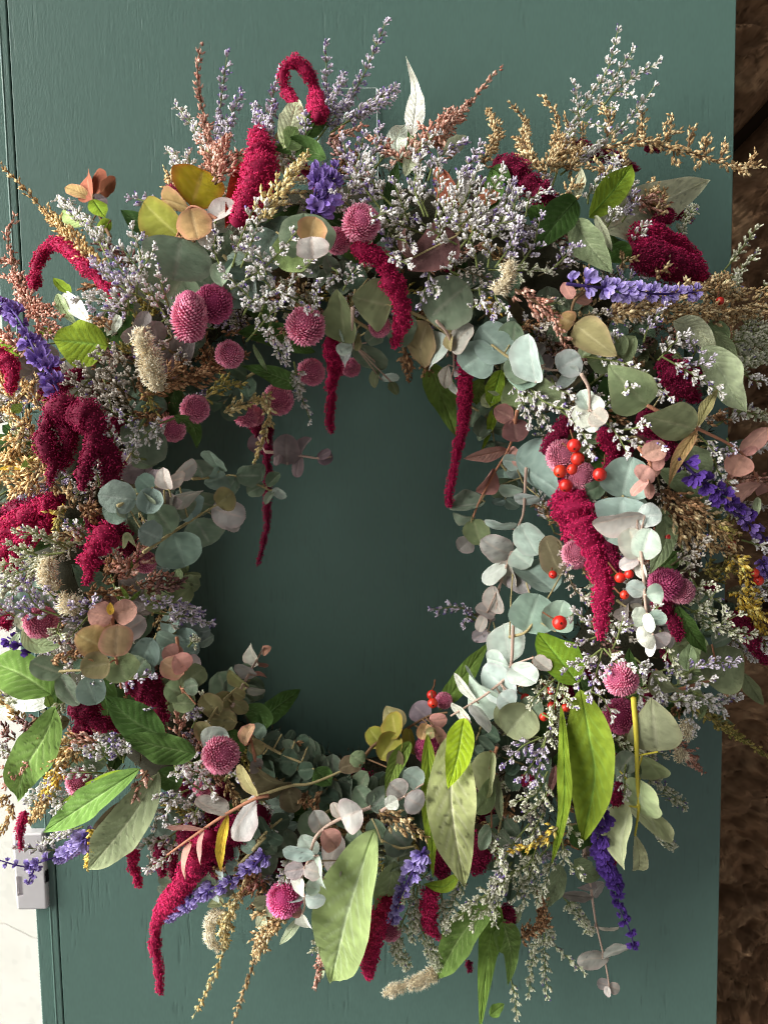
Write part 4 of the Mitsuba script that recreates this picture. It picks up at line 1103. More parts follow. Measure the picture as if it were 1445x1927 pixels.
S k 4 50 : 310,210 350,320
F 3 60 60 : 1010,1180 1010,1290
F 2 66 60 : 985,1330 960,1400
P ol 1 56 : 1040,1100 1190,1200 1330,1290 1445,1375 # olive sprig reaching down right over the brown stone
L ls 1 30 : 1120,1130 1190,1160 1260,1200
L sage 2 50 : 1050,1050 1090,1110 1070,1180
V v 5 100 : 1220,20 1330,90 1440,190
V v 5 80 : 1400,300 1450,390
S w 4 60 : 820,620 860,500
S g 4 50 : 880,700 930,880
@G
T r 3 110 100 : 310,70 150,110 -10,190 # crimson tassels lying level at the left edge
T r 3 100 90 : 260,130 80,190 -30,330
T r 3 90 80 : 90,250 20,360
T r 4 130 120 : 310,0 150,40 0,110
T r 6 170 46 : 630,170 550,190 500,270 470,430 # crimson tassel bent downward left of the opening
T d 4 150 110 : 700,190 620,130 540,100
T d 3 130 90 : 480,60 560,140
P go 5 100 : 440,190 300,175
P ol 5 70 : 330,20 310,120
P br 4 90 : 430,-10 520,90
P br 3 120 : 500,40 660,120
P br 3 120 : 560,420 620,330
S g 6 75 : 360,240 250,170 150,150 # grey green statice spray at the left edge
S g 6 75 : 320,270 140,290 20,330
S g 6 75 : 270,300 100,370 -10,420
S g 6 70 : 210,300 110,220
S g 6 60 : 340,250 200,140
S g 5 75 : 130,390 30,480
S l 6 80 : 220,620 50,540
S l 6 80 : 300,620 160,430
S l 6 75 : 340,600 280,460
S l 5 75 : 240,560 180,450
S l 6 60 : 500,600 440,540
S l 6 60 : 470,570 520,520
S w 5 60 : 440,180 400,100
S l 5 70 : 120,590 150,520
S g 5 60 : 300,660 350,700
F 6 120 90 : 320,460 260,390 265,290 # cream fluffy flower at the left edge, middle height
F 6 110 90 : 400,610 370,540 330,470
P pk 6 110 : 690,390 770,270 800,170 825,85 # pink tipped plume pointing up at the left of the opening
P pk 4 110 : 620,400 690,320
P pk 4 120 : 760,440 900,380
P mv 4 100 : 800,480 990,410
P br 4 90 : 460,480 700,465
P pk 5 70 : 740,340 640,280
G pk 5 62 : 790,310
L lm 6 20 : 700,520 655,440
L lm 6 20 : 710,520 770,465
L lm 6 18 : 725,390 715,300
L lm 6 18 : 690,520 630,500
L lp 6 36 : 670,240 690,165 740,230
S l 5 70 : 780,560 940,535 1085,570
S l 5 60 : 820,600 1000,610 1140,630
S l 5 60 : 880,560 820,510
S k 4 60 : 860,650 1000,580
S k 4 60 : 320,680 350,740
S g 3 40 : 1010,790 1060,730
E ek 7 : 600,550 615,660 632,830 660,1000 | 612,612,475,590,125,ek;615,605,755,548,115,ek;620,620,560,500,100,ed,4;640,710,785,620,120,ep,6;600,790,430,690,155,eot;600,800,560,640,150,eot,5;627,828,642,645,155,eok,9;630,815,700,950,165,sage;600,860,450,880,130,eo;720,920,800,830,130,eg,4 # eucalyptus sprig with three dusty pink leaves at the left
L ly 8 34 : 600,600 598,530
E ek 6 : 962,720 970,800 985,1000 | 955,835,890,780,95,ek;1020,895,955,815,110,ek,8;960,800,985,775,50,ek;1000,920,870,860,115,eok;1010,885,1090,830,85,ep;980,990,1105,895,120,sage,7;1005,1045,895,985,110,sage;1065,1085,935,1080,95,sage;1000,1000,1080,970,90,eg # eucalyptus rosette with pink tip at the left rim of the opening
E eb 3 : 700,960 770,870 850,710 | 760,880,845,715,140,eb;850,870,880,750,90,eb;850,700,975,745,85,eb;735,920,800,820,130,eg # blue grey leaves between the two pink tipped rosettes
E eb 5 : 240,920 350,905 460,900 | 470,930,515,1095,145,eb;340,920,185,840,115,eg;320,920,425,1095,75,eg;400,900,470,850,60,ebd # grey blue leaf pair above the crimson at the lower left
T d 2 150 120 : 380,1110 500,1150 620,1210
T d 2 180 140 : 690,990 800,1010 900,1100 # dark crimson tassels deep in the lower left
T d 2 120 90 : 860,1110 880,1240
T d 2 130 100 : 420,1210 540,1200
L lgm 6 220 : 280,1035 120,920 -50,845 # upper of the two big glossy green leaves at the left edge
L lgm 7 225 : 302,1100 230,1270 100,1480 50,1660 # lower of the two big glossy green leaves at the left edge
L lw 4 120 : 260,1090 140,1060 10,1090
L lm 6 50 : 275,1100 250,1030
L lw 3 120 : 90,1090 -20,1110
L lp 5 40 : 120,680 100,620 130,590
L ls 4 90 : 120,680 200,760 330,770
L lp 4 40 : 60,790 90,720 110,690
L ldm 6 180 : 895,1262 730,1180 570,1045 # dark green leaf, upper of two at the lower left
L ldm 7 150 : 1065,1355 900,1320 680,1255 # dark green leaf, lower of two at the lower left
E eb 10 : 780,260 940,150 1060,72 1190,-10 | 945,152,1010,338,225,eb;935,150,830,10,150,eg;1062,75,1150,215,205,eg;1058,70,955,-75,150,eb;880,190,760,130,130,eb;850,215,900,330,110,ebd,4;1150,20,1340,70,170,ep,13;1180,0,1265,-70,130,eo,14;1240,90,1300,140,70,ep,13;760,40,700,-90,170,eg,8;700,20,560,30,140,eb,8 # broad grey green eucalyptus leaves at the left rim of the opening, under the curled pinkish tip
G pk 6 96 : 1200,1362 # pink globe flower at the lower left of the opening
L ew 5 130 : 1110,1330 1180,1275 1260,1300
E sage 4 : 1290,1000 1200,1080 1110,1210 | 1150,1110,1265,1040,105,eo;1195,1145,1090,1045,110,eo;1290,1185,1140,1165,115,eo;1260,1075,1350,1125,75,eo;1130,1265,1065,1180,85,eo;1190,1260,1140,1190,90,eod,2;1330,1050,1270,1010,60,eo # olive eucalyptus rosette at the lower left rim of the opening
L ldm 3 120 : 1300,1370 1260,1280 1230,1210
E eok 5 : 1390,1400 1370,1300 1350,1230 | 1330,1310,1385,1185,70,eok;1370,1290,1425,1360,80,eo;1380,1260,1440,1190,90,eb;1420,1440,1365,1400,80,em2
S w 6 70 : 500,1410 450,1310
S w 6 70 : 570,1400 550,1260
S l 6 70 : 640,1410 630,1260
S w 6 70 : 650,1430 710,1290
S w 4 50 : 770,1150 810,1100
S l 4 55 : 1030,1240 1040,1090
S w 6 60 : 560,1420 500,1330
S w 4 60 : 1080,1180 1060,1130
S w 5 60 : 930,1420 1000,1440
P pk 4 70 : 980,1280 960,1150
P pk 3 150 : 560,1310 400,1250
P tan 3 120 : 440,1260 330,1400
P br 5 46 : 280,850 370,820 470,785
P br 3 120 : 330,1200 250,1240
V vd 3 120 : 210,800 130,770 40,720
T r 3 120 90 : -10,560 40,690
G pk 3 90 : 220,640
L ek 3 80 : 180,560 270,700
P mv 3 100 : 80,1280 20,1210
P mv 3 90 : 200,1160 100,1180
S w 3 100 : 90,1400 0,1330
@H
E ep 4 : -110,1100 -50,980 20,850 60,780 | 35,870,-15,770,85,ep;55,815,105,770,50,ek;20,930,-95,870,52,ep;-20,1000,-130,900,60,eo;-30,1000,70,1010,45,ep;30,860,85,880,22,ek;0,930,80,935,22,ek # little pink eucalyptus twig standing up against the dark door at the left
L ldm 4 120 : 20,1210 120,1110 265,1005
L ldm 4 120 : 60,1240 40,1150 -60,1090
E eo 5 : 580,1420 660,1310 800,1240 960,1150 1060,1130 | 800,1230,725,1080,125,eo;785,1275,755,1135,110,oy,7;705,1315,632,1210,110,oy;790,1245,695,1395,125,oy;880,1360,850,1210,62,oy;610,1405,535,1350,85,sage;960,1170,870,1080,125,em;950,1190,915,1275,78,eot;960,1180,1060,1170,82,ek;985,1200,1020,1300,52,ek;940,1240,1000,1240,60,eo;760,1440,790,1340,90,eod # olive and mauve eucalyptus sprig at the bottom rim of the opening
B 6 30 : 975,1035;980,1080
G pk 4 50 : 1040,1065
L lm 3 115 : 1020,1115 1140,940 1280,740 # slim green leaf slanting along the lower right rim of the opening
L ll 7 140 : 1150,1160 1115,1360 1062,1535 # lime yellow leaf at the bottom centre right
S l 3 50 : 1260,640 1130,560 995,560 # statice tip pointing into the opening from the right
S l 3 40 : 1240,650 1170,610 1150,640
E em2 1 : 1320,700 1240,720 | 1290,690,1200,740,85,em2;1310,640,1210,580,60,em2
P ye 3 80 : 1240,1080 1330,1050
P br 3 60 : 200,1330 260,1290
T d 1 60 50 : 250,1330 320,1290
G dp 3 80 : 960,1330
E ebd 3 : 250,1440 130,1330 20,1250 | 200,1300,100,1345,90,ebd;140,1330,60,1300,80,ebd;250,1400,300,1340,60,eg
@K
L lm 5 80 : 860,-90 770,50 722,215
L ls2 6 235 : 1095,-140 1080,250 1148,680 # large sage green leaf hanging at the bottom centre right
L lg 6 80 : 950,-130 970,250 980,645
L lg 6 70 : 1125,640 1040,700 930,690
L ls 4 110 : 1210,300 1270,220 1290,100
E sg 4 : 1330,-60 1290,60 | 1290,-40,1265,200,110,sgl;1330,90,1345,330,50,sg;1300,380,1230,500,80,eg
E ebd 4 : -20,-120 160,-20 280,30 | 250,25,145,15,125,ebd;335,60,245,70,90,ebd;160,-130,80,-50,110,ebd;230,-90,190,-40,100,eg;60,-20,110,-110,80,ebd;300,-60,240,-110,90,ebd # dark grey green eucalyptus tuft at the bottom of the opening
E eod 4 : -60,240 200,152 330,135 600,20 | 205,150,0,30,110,eod;195,160,230,290,120,eod;590,20,470,60,90,eod
L ldm 3 110 : 340,60 400,120 430,150
E ebd 4 : -30,540 60,420 160,330 | 90,420,40,310,70,ebd;100,360,205,330,90,ebd;80,410,170,450,60,ebd;40,460,100,470,60,ebd;20,440,-10,370,60,ebd # small dark eucalyptus tips at the bottom left
E ep 7 : 640,270 480,330 380,390 335,450 300,570 270,640 285,800 | 485,330,440,232,62,ep;482,330,595,270,170,ep;380,392,335,270,105,ep;385,392,455,500,105,ek;345,530,262,430,95,ew;340,530,165,490,70,ew;360,530,400,705,62,ew;282,600,175,610,85,ep;280,600,378,620,95,ep;268,650,258,742,62,lw;290,690,370,710,75,ew;285,757,400,765,68,ew;285,762,188,765,36,ew;270,840,205,830,55,ek;270,850,312,925,60,lw;430,640,480,430,110,em2,4;560,560,580,400,110,eg,4;350,440,290,300,150,eg,3;640,260,560,150,110,eg,4;640,280,760,160,120,eg,4 # pale pink eucalyptus sprig curving down at the bottom
G hp 6 96 : 175,770 # bright pink globe flower lowest on the wreath
E ep 7 : 700,290 790,230 830,205 | 825,205,745,130,115,ep;830,215,930,270,120,ep;930,140,820,60,105,ew;790,225,720,260,70,lw # pale pink eucalyptus tip beside the lime leaf
E eg 4 : 700,450 800,490 880,480 | 850,490,730,390,170,eg;890,510,720,600,120,eg;790,560,880,600,90,sage;650,330,720,460,100,eg,2
P go 6 110 : 690,285 800,340 940,425 # golden orange plume at the bottom centre
L ls2 7 320 : 660,390 580,640 490,950 425,1250 # largest pale green leaf hanging at the bottom
L ls 5 140 : 770,560 740,720 680,870
V vl 7 100 : 940,485 860,640 810,740 755,905 # light purple salvia spike at the bottom centre
T r 5 110 60 : 780,740 690,890 645,1050 635,1195 # crimson tassel hanging beside the largest pale leaf
T r 5 100 42 : 960,700 960,850 1005,985
T d 2 140 100 : 1000,500 1040,660
T d 2 200 140 : 1260,440 1190,620
T d 2 50 40 : 1175,1100 1180,1165
G pk 4 60 : 750,940
S g 5 70 : 900,730 880,860 870,940
S g 5 60 : 860,830 790,980 830,1110
S g 5 65 : 890,900 960,1020 1010,1120
S g 4 60 : 1030,740 1050,900
S g 4 40 : 800,980 780,1060
S g 7 90 : 1460,640 1300,720 1090,860 # white green statice fans at the lower right
S g 7 85 : 1420,600 1330,700 1310,850
S g 7 80 : 1440,640 1210,860
S g 7 80 : 1430,640 1180,770
S g 5 80 : 1300,380 1330,480
S g 5 80 : 1240,490 1350,560
L lgm 5 190 : 1310,800 1150,960 1000,1240 # green twisted leaf at the bottom right of centre
L lm 6 130 : 1330,760 1280,1100 1240,1520 # long green leaf running off the bottom edge
L lgm 5 150 : 1360,880 1410,1080 1400,1290
L lm 4 70 : 1290,1400 1330,1370 1370,1340
F 4 80 90 : 1030,1160 900,1220 715,1300 # cream catkin pointing left at the bottom
L lp 4 46 : 1020,1180 940,1220
S g 2 36 : 390,960 350,1000
P pk 2 44 : 380,1060 340,1250
L lp 3 50 : 390,1150 340,1210
L lp 3 70 : 70,850 30,930
L sg 4 130 : 90,740 60,860
L lp 3 56 : 260,880 150,1000
P go 3 90 : 190,820 70,960 20,1080 -40,1250 -100,1420 # long golden brown plume hanging at the bottom left
P go 4 100 : 170,870 90,920
P go 4 80 : 110,820 10,850
P br 4 110 : -30,690 -60,590
P pk 3 100 : 60,700 -20,640
P br 3 90 : 300,180 290,250
P br 3 80 : 380,180 340,260
@J
L lgm 6 150 : 755,60 540,200 260,375 # green leaf, upper of the pair at the lower left
L ls 5 215 : 860,80 700,340 500,575 # grey green leaf, lower of the pair at the lower left
L lg 5 60 : 760,60 540,130 330,250
L ldm 3 120 : 860,70 940,120 1005,100
T r 4 62 50 : 135,290 110,400 118,490
T r 1 62 44 : 715,460 725,560 752,690 # small crimson tassel hanging alone at the lower left
T r 5 150 52 : 1150,420 1030,620 950,750 865,870 840,1000 855,1130 880,1290 # long crimson tassel hanging at the lower left, tip against the door
T d 3 190 150 : 1310,330 1210,460 1090,610
T d 2 60 40 : 865,440 880,650
T d 2 60 40 : 930,500 945,670
T d 2 170 140 : 1440,280 1310,420
T d 2 120 100 : 1080,400 960,440
V vl 4 110 : 480,430 350,520 240,560 130,590 -10,555 # light purple salvia spike reaching left over the metal plate
V vl 3 70 : 200,570 150,690
V vl 6 85 : 1440,530 1300,650 1130,720 1000,800 910,880 # light purple salvia spike crossing the long crimson tassel
S w 3 80 : 430,400 240,450
S w 3 80 : 360,540 130,470
S w 3 80 : 300,300 310,170
S w 5 80 : 1070,340 890,190 # white statice between the pair of green leaves and the twig
S w 5 80 : 1010,200 930,260
S w 5 80 : 1100,210 1020,90
S w 5 80 : 1080,260 960,340
S w 5 70 : 1210,150 1340,110
S w 5 60 : 1170,120 1050,50
S w 3 60 : 960,420 780,450
S w 3 60 : 950,430 840,570
S w 3 80 : 570,110 400,60
S w 3 70 : 400,180 330,250
S k 3 60 : 560,60 640,110
P ye 4 100 : 330,40 290,180
P ye 4 80 : 280,120 260,200
P tan 3 90 : 250,220 160,350
P pk 6 60 : 800,70 740,215
P ye 5 46 : 515,390 500,500 470,595
P tan 1 70 : 70,250 0,420
P tan 1 60 : 60,200 -20,260
G pk 3 75 : 430,130
G pk 3 50 : 1100,160
G pl 3 60 : 540,180
E ek 7 : 1460,205 1390,220 1240,300 1105,388 910,528 | 1240,300,1055,240,75,ep;1240,306,1212,585,52,ly;1395,228,1255,435,110,ep;1392,212,1305,25,40,eo;1108,386,900,392,20,ek;1106,390,1090,575,22,ek;1040,465,1020,628,20,ek # pink twig with narrow leaves over the crimson tassels at the lower left
E eb 5 : 1440,430 1340,540 1240,640 1180,760 | 1305,605,1228,570,82,eb;1390,490,1308,470,80,eb;1170,695,1270,735,80,eg;1150,690,1185,775,52,ew;1215,800,1130,805,60,sgl;1212,675,1208,585,34,ew;1282,555,1268,468,32,eb;1400,440,1380,380,40,eb # small grey green eucalyptus tips beside the light purple salvia
P crm 2 80 : 1300,750 1230,900 1220,1020 1170,1170 1065,1385 # cream dried plume hanging at the bottom left
F 2 44 40 : 1210,830 1135,900 1150,1010 1190,1060
P br 3 110 : 1430,680 1340,740
P pk 3 90 : 1400,640 1330,690
@L
P ye 6 56 : 300,380 180,465 65,505 # bright yellow plume at the lower right
S g 5 100 : 260,100 90,210
S g 5 100 : 260,200 110,290
S g 5 80 : 160,620 70,720
S g 5 80 : 300,540 220,690
S g 5 80 : 340,480 400,590
S g 5 90 : 210,470 10,620
S g 5 90 : 200,560 180,730
S g 5 90 : 110,600 0,680
S g 5 80 : 240,330 150,400
S g 2 70 : 330,770 470,920
S g 2 44 : 240,860 170,1080 140,1240 # thin green statice sprigs hanging over the door at the lower right
S g 2 44 : 230,860 270,1000 420,1130
S g 2 44 : 240,930 230,1060 235,1250
S g 2 50 : 50,1220 70,1360
S g 4 46 : 740,90 880,170 965,240
S g 3 40 : 860,390 915,465
S w 4 60 : 690,60 660,160
S g 4 60 : 380,300 390,400
P br 4 100 : 100,980 210,900 220,800 190,730
V vd 5 105 : 540,300 530,450 570,590 615,700 640,820 690,930 720,1040 # dark purple salvia spike hanging alone at the lower right
T d 3 70 60 : 630,130 600,270
T d 3 60 50 : 590,520 585,600
T d 3 100 80 : 100,140 180,110
T d 3 90 80 : 20,830 60,900
E ep 1 : 430,400 480,700 510,900 560,1110 580,1230 | 490,760,310,750,62,em2;490,752,560,690,62,em2;490,722,432,690,62,em2;508,915,628,900,40,ep;505,922,440,920,22,ep;545,1092,685,1028,45,ep;580,1095,410,1125,85,ep;580,1240,515,1220,72,ep;580,1240,635,1255,72,ep;580,1245,570,1300,45,ep;440,540,560,540,40,em2 # thin pink eucalyptus sprig hanging over the door at the lower right
L ls 3 100 : 315,570 290,700 245,815
L ls 2 110 : 390,550 460,620 530,640
L ldm 2 120 : 350,400 450,430 510,470
L ed 3 40 : 290,40 270,130 240,210
L lp 3 50 : 60,900 110,800
P br 3 100 : 40,200 60,320
@N
R ebd 0 : 500,1502 540,1462 590,1437
R ebd 0 : 560,1512 620,1482 670,1457
R eg 0 : 610,1532 660,1502 720,1482
R ebd 0 : 700,1522 740,1492 770,1472
R ebd 0 : 470,1452 500,1422 540,1402
R eg 0 : 640,1472 600,1452 570,1422
R sage 0 : 320,1150 330,1110 350,1080
R eb 0 : 300,1200 340,1190 370,1210
R eg 0 : 420,1330 450,1300 470,1280
R eb 0 : 330,1010 300,1040 290,1080
R eg 0 : 260,960 220,980 200,1010
R ebd 1 : 480,700 450,720 420,760
R eg 1 : 880,760 920,790 930,830
R eb 1 : 940,870 960,900 950,940
R sage 1 : 1000,700 960,720 930,760
R eb 1 : 500,500 470,520 460,560
R eg 1 : 420,480 450,510 480,530
R ls 1 : 1180,690 1150,660 1120,650
S w 5 90 : 430,540 500,500 560,440
S w 5 90 : 500,600 470,560 430,520
S w 5 80 : 460,640 500,600 540,560
S w 5 90 : 540,560 500,530 470,480
S w 5 80 : 560,620 590,580 600,540
S l 4 90 : 270,560 230,540 190,500
S w 4 90 : 250,560 260,520 290,480
S w 5 80 : 860,470 900,430 960,420
S w 5 80 : 820,450 850,400 860,350
S l 5 80 : 900,440 940,400 960,360
S w 5 90 : 800,400 780,350 790,310
S g 3 90 : 1400,620 1430,590 1460,560
S g 3 90 : 1370,700 1410,680 1450,670
S w 3 80 : 1330,840 1380,850 1430,840
S w 4 80 : 1290,990 1320,960 1340,920
S w 3 80 : 1380,1120 1420,1110 1460,1080
P go 3 110 : 1330,560 1400,550 1460,540
P go 4 120 : 1290,940 1340,990 1380,1020
P tan 4 110 : 60,800 30,840 10,890
P tan 4 110 : 90,860 60,900 20,930
S w 3 100 : 40,1180 10,1150 -20,1120
S g 3 100 : 60,1330 20,1310 -20,1300
P tan 3 110 : 70,1000 30,980 -10,970
P tan 3 100 : 40,1360 20,1330 -10,1310
P pk 3 110 : 60,1430 30,1450 10,1480
S l 3 90 : 80,1120 40,1100 0,1090
P tan 2 110 : 30,760 10,720 -10,690
P pk 2 100 : 50,660 20,640 -10,620
S w 2 90 : 40,740 10,760 -20,780
S w 4 90 : 130,1440 100,1470 60,1500
S w 5 90 : 180,1440 220,1410 260,1390
S w 4 90 : 120,1310 150,1290 190,1270
S l 4 90 : 200,1290 240,1280 280,1270
P tan 4 100 : 150,1400 120,1430 80,1440
S w 4 90 : 330,1420 370,1450 400,1480
S w 5 90 : 1000,1560 960,1600 930,1650
S g 5 90 : 1040,1600 1000,1640 980,1690
S g 4 90 : 880,1640 860,1680 840,1720
S w 4 90 : 1180,1290 1220,1320 1250,1360
S w 4 90 : 560,1600 540,1640 530,1680
P tan 4 90 : 480,1600 460,1650 450,1690
P br 4 100 : 400,1640 440,1620 480,1610
'''

# ------------------------------------------------------------------ the wreath's ring of twisted vine
labels['wreath'] = {'label': 'round wreath of mixed flowers, eucalyptus, berries and crimson tassels on the green door', 'category': 'wreath'}
C0 = unproject(CX, CY, 0.05)
rng = np.random.default_rng(11)
for k in range(9):
    a = np.linspace(0, 2 * math.pi, 90)
    tw = a * rng.integers(2, 5) + k * 2 * math.pi / 9 * 3 + 0.6 * np.sin(a * 2 + k)
    rr, rt = 0.234 + rng.normal(0, 0.006), rng.uniform(0.012, 0.032)
    R = rr + rt * np.cos(tw)
    Pp = np.stack([C0[0] + R * np.cos(a), -(0.030 + 0.42 * rt * np.sin(tw)), C0[2] + R * np.sin(a)], 1)
    b = Bag(); b.tube(Pp, 0.0024 + 0.0012 * rng.random(), srgb(np.array((74, 54, 38))) * rng.uniform(0.7, 1.1), 7, False)
    b.put(key_for('wreath__vine_twig'), 'petal_matte')

# the padded moss ring under it all, and the dark dry foliage packed round it
A, B_ = np.meshgrid(np.linspace(0, 2 * math.pi, 260, endpoint=False), np.linspace(0, 2 * math.pi, 40, endpoint=False), indexing='ij')
q = np.stack([np.cos(A) * 6 + np.cos(B_), np.sin(A) * 6 + np.cos(B_), np.sin(B_)], -1)
rb = 0.038 * (0.86 + 0.3 * meshkit.fbm(q * 2.6, 4, 3))
Rr = 0.238 + rb * np.cos(B_)
v = np.stack([C0[0] + Rr * np.cos(A), -np.maximum(0.037 + rb * np.sin(B_) * 1.05, 0.0008), C0[2] + Rr * np.sin(A)], -1).reshape(-1, 3)
i, j = np.meshgrid(np.arange(260), np.arange(40), indexing='ij')
f = np.stack([i * 40 + j, (i + 1) % 260 * 40 + j, (i + 1) % 260 * 40 + (j + 1) % 40, i * 40 + (j + 1) % 40], -1).reshape(-1, 4)
b = Bag(); b.add(v, np.vstack([f[:, [0, 1, 2]], f[:, [0, 2, 3]]]), (tint(srgb(np.array((46, 44, 30)))), 0.5, (0.5 + meshkit.fbm(q * 9, 3, 8)).ravel()))
b.put('wreath__moss_ring', 'petal_matte')
b = Bag()
n = 9000
a = rng.random(n) * 2 * math.pi
th = rng.random(n) * 2 * math.pi
rt = 0.050 * np.sqrt(rng.random(n))
R = 0.240 + rt * np.cos(th) * 1.05
pos = np.stack([C0[0] + R * np.cos(a), -(0.040 + 0.85 * np.abs(rt * np.sin(th)) * rng.uniform(0.2, 1, n)), C0[2] + R * np.sin(a)], 1)
d = unit(np.stack([np.cos(a + th), -np.abs(rng.normal(0.5, 0.4, n)), np.sin(a + th)], 1) + rng.normal(0, 0.6, (n, 3)))
rows = np.array([tint(srgb(np.array(c))) for c in ((52, 58, 36), (70, 62, 42), (40, 46, 30), (88, 76, 54), (60, 48, 36), (66, 74, 46))])
ln = rng.uniform(0.006, 0.014, n)
b.scatter(*BRACT, pos, frames(d, rng), np.stack([ln * 0.14, ln * 0.05, ln], 1), (rows[rng.integers(0, 6, n)], BRACT[0][:, 2], rng.uniform(0.7, 1.25, n)))
b.put('wreath__dry_foliage', 'petal_matte'); mark('wreath__dry_foliage', kind='stuff')

# ------------------------------------------------------------------ sprigs deep in the wreath, behind those of the plan
def at(u, v, dz):
    return unproject(u, v, ring_height(u, v) + dz)

def sprig(P, tone, rng):
    root = key_for('wreath__eucalyptus_sprig')
    S = spline(P, 16)
    t = unit(np.gradient(S, axis=0))
    b = Bag(); b.tube(S, np.linspace(0.0012, 0.0006, 16), srgb(np.array(STEM['t'])) * 0.8, 6); b.put(root + '__stem', 'petal_matte')
    n = int(rng.integers(4, 6))
    for k in range(n):
        i = int((0.25 + 0.75 * k / (n - 1)) * 15)
        view = unit(CAM - S[i])
        side = unit(np.cross(t[i], view))
        for sg in (-1, 1):
            d = unit(side * sg * rng.uniform(0.6, 1) + t[i] * rng.uniform(0.2, 0.8) + view * rng.uniform(-0.2, 0.6))
            ln = rng.uniform(0.012, 0.022) * (1.1 - 0.45 * k / n)
            C = np.array([S[i], S[i] + d * ln / 2, S[i] + d * ln])
            leaf_mesh(key_for(root + '__leaf'), C, ln * rng.uniform(0.6, 0.95), tone, rng, 'round', coarse=True, arch=rng.uniform(-0.05, 0.15), cup=rng.normal(0.1, 0.2), wave=0.015)

def deep(n, kind, seed, lo=-0.052, hi=-0.018):
    rng = np.random.default_rng(seed)
    done = 0
    pool = Bag()
    while done < n:
        a = rng.random() * 2 * math.pi
        ca, sa = math.cos(a), math.sin(a)
        inner = 355 + 75 * max(0, sa) - 60 * max(0, ca) * (sa > -0.5)
        r = rng.uniform(inner + 30, 690)
        u, v = CX + r * ca, CY + r * sa
        if u < -130 or u > 1570 or (u < 240 and v < 580) or (u < 140 and v > 1480):
            continue
        done += 1
        out = rng.normal(0, 0.5) + a + rng.choice([0.5, -0.5, 1.2, -1.2]) + (math.pi if r < inner + 110 and rng.random() < 0.35 else 0)
        ln = rng.uniform(70, 120)
        u2, v2 = u + ln * math.cos(out), v + ln * math.sin(out)
        r2 = math.hypot(u2 - CX, v2 - CY)
        if r2 < inner + 15:
            u2, v2 = 2 * u - u2, 2 * v - v2
        d0 = rng.uniform(lo, hi)
        P = np.array([at(u, v, d0 - 0.012), at((u + u2) / 2, (v + v2) / 2, d0 + 0.003), at(u2, v2, d0 + 0.006)])
        if kind == 'S':
            statice(P, rng.uniform(22, 34) * PX, rng.choice(['w', 'k', 'k', 'g', 'l']), rng, pool=pool)
        elif kind == 'P':
            plume(P, rng.uniform(30, 44) * PX, rng.choice(['br', 'go', 'mv', 'pk', 'ol', 'br']), rng, pool=pool)
        elif kind == 'L':
            key = key_for('wreath__broad_leaf')
            leaf_mesh(key, P, rng.uniform(32, 56) * PX, rng.choice(['ld', 'ldm', 'ebd', 'eod', 'ld']), rng, 'lance', coarse=True, wave=0.02)
        elif kind == 'E':
            sprig(P, rng.choice(['eg', 'eb', 'ebd', 'sage', 'eg', 'em2']), rng)
        elif kind == 'T':
            tassel(P, rng.uniform(30, 44) * PX, rng.uniform(20, 30) * PX, 'd', rng)
    return pool

small = deep(150, 'S', 21); plumes = deep(120, 'P', 22); deep(95, 'L', 23); deep(22, 'T', 24); deep(44, 'E', 25, -0.04, -0.012)
more = deep(60, 'S', 26, -0.022, -0.006)
for v, f, c in zip(more.v, more.f, more.c):
    small.v.append(v); small.f.append(f + small.n); small.c.append(c)
small.n += more.n
small.put('wreath__statice_filling', 'petal_matte'); mark('wreath__statice_filling', kind='stuff')
plumes.put('wreath__plume_filling', 'petal_matte'); mark('wreath__plume_filling', kind='stuff')

# ------------------------------------------------------------------ the plan
NAMES = {'L': 'wreath__broad_leaf'}

def points(crop, text, z):
    ox, oy = CROP[crop]
    q = np.array([[float(k) for k in p.split(',')] for p in text.split()])
    k = 1.0 if crop == 'N' else 2.89
    u, v = ox + q[:, 0] / k, oy + q[:, 1] / k
    return u, v, unproject(u, v, np.maximum(ring_height(u, v) + z * ZUNIT, 0.006))

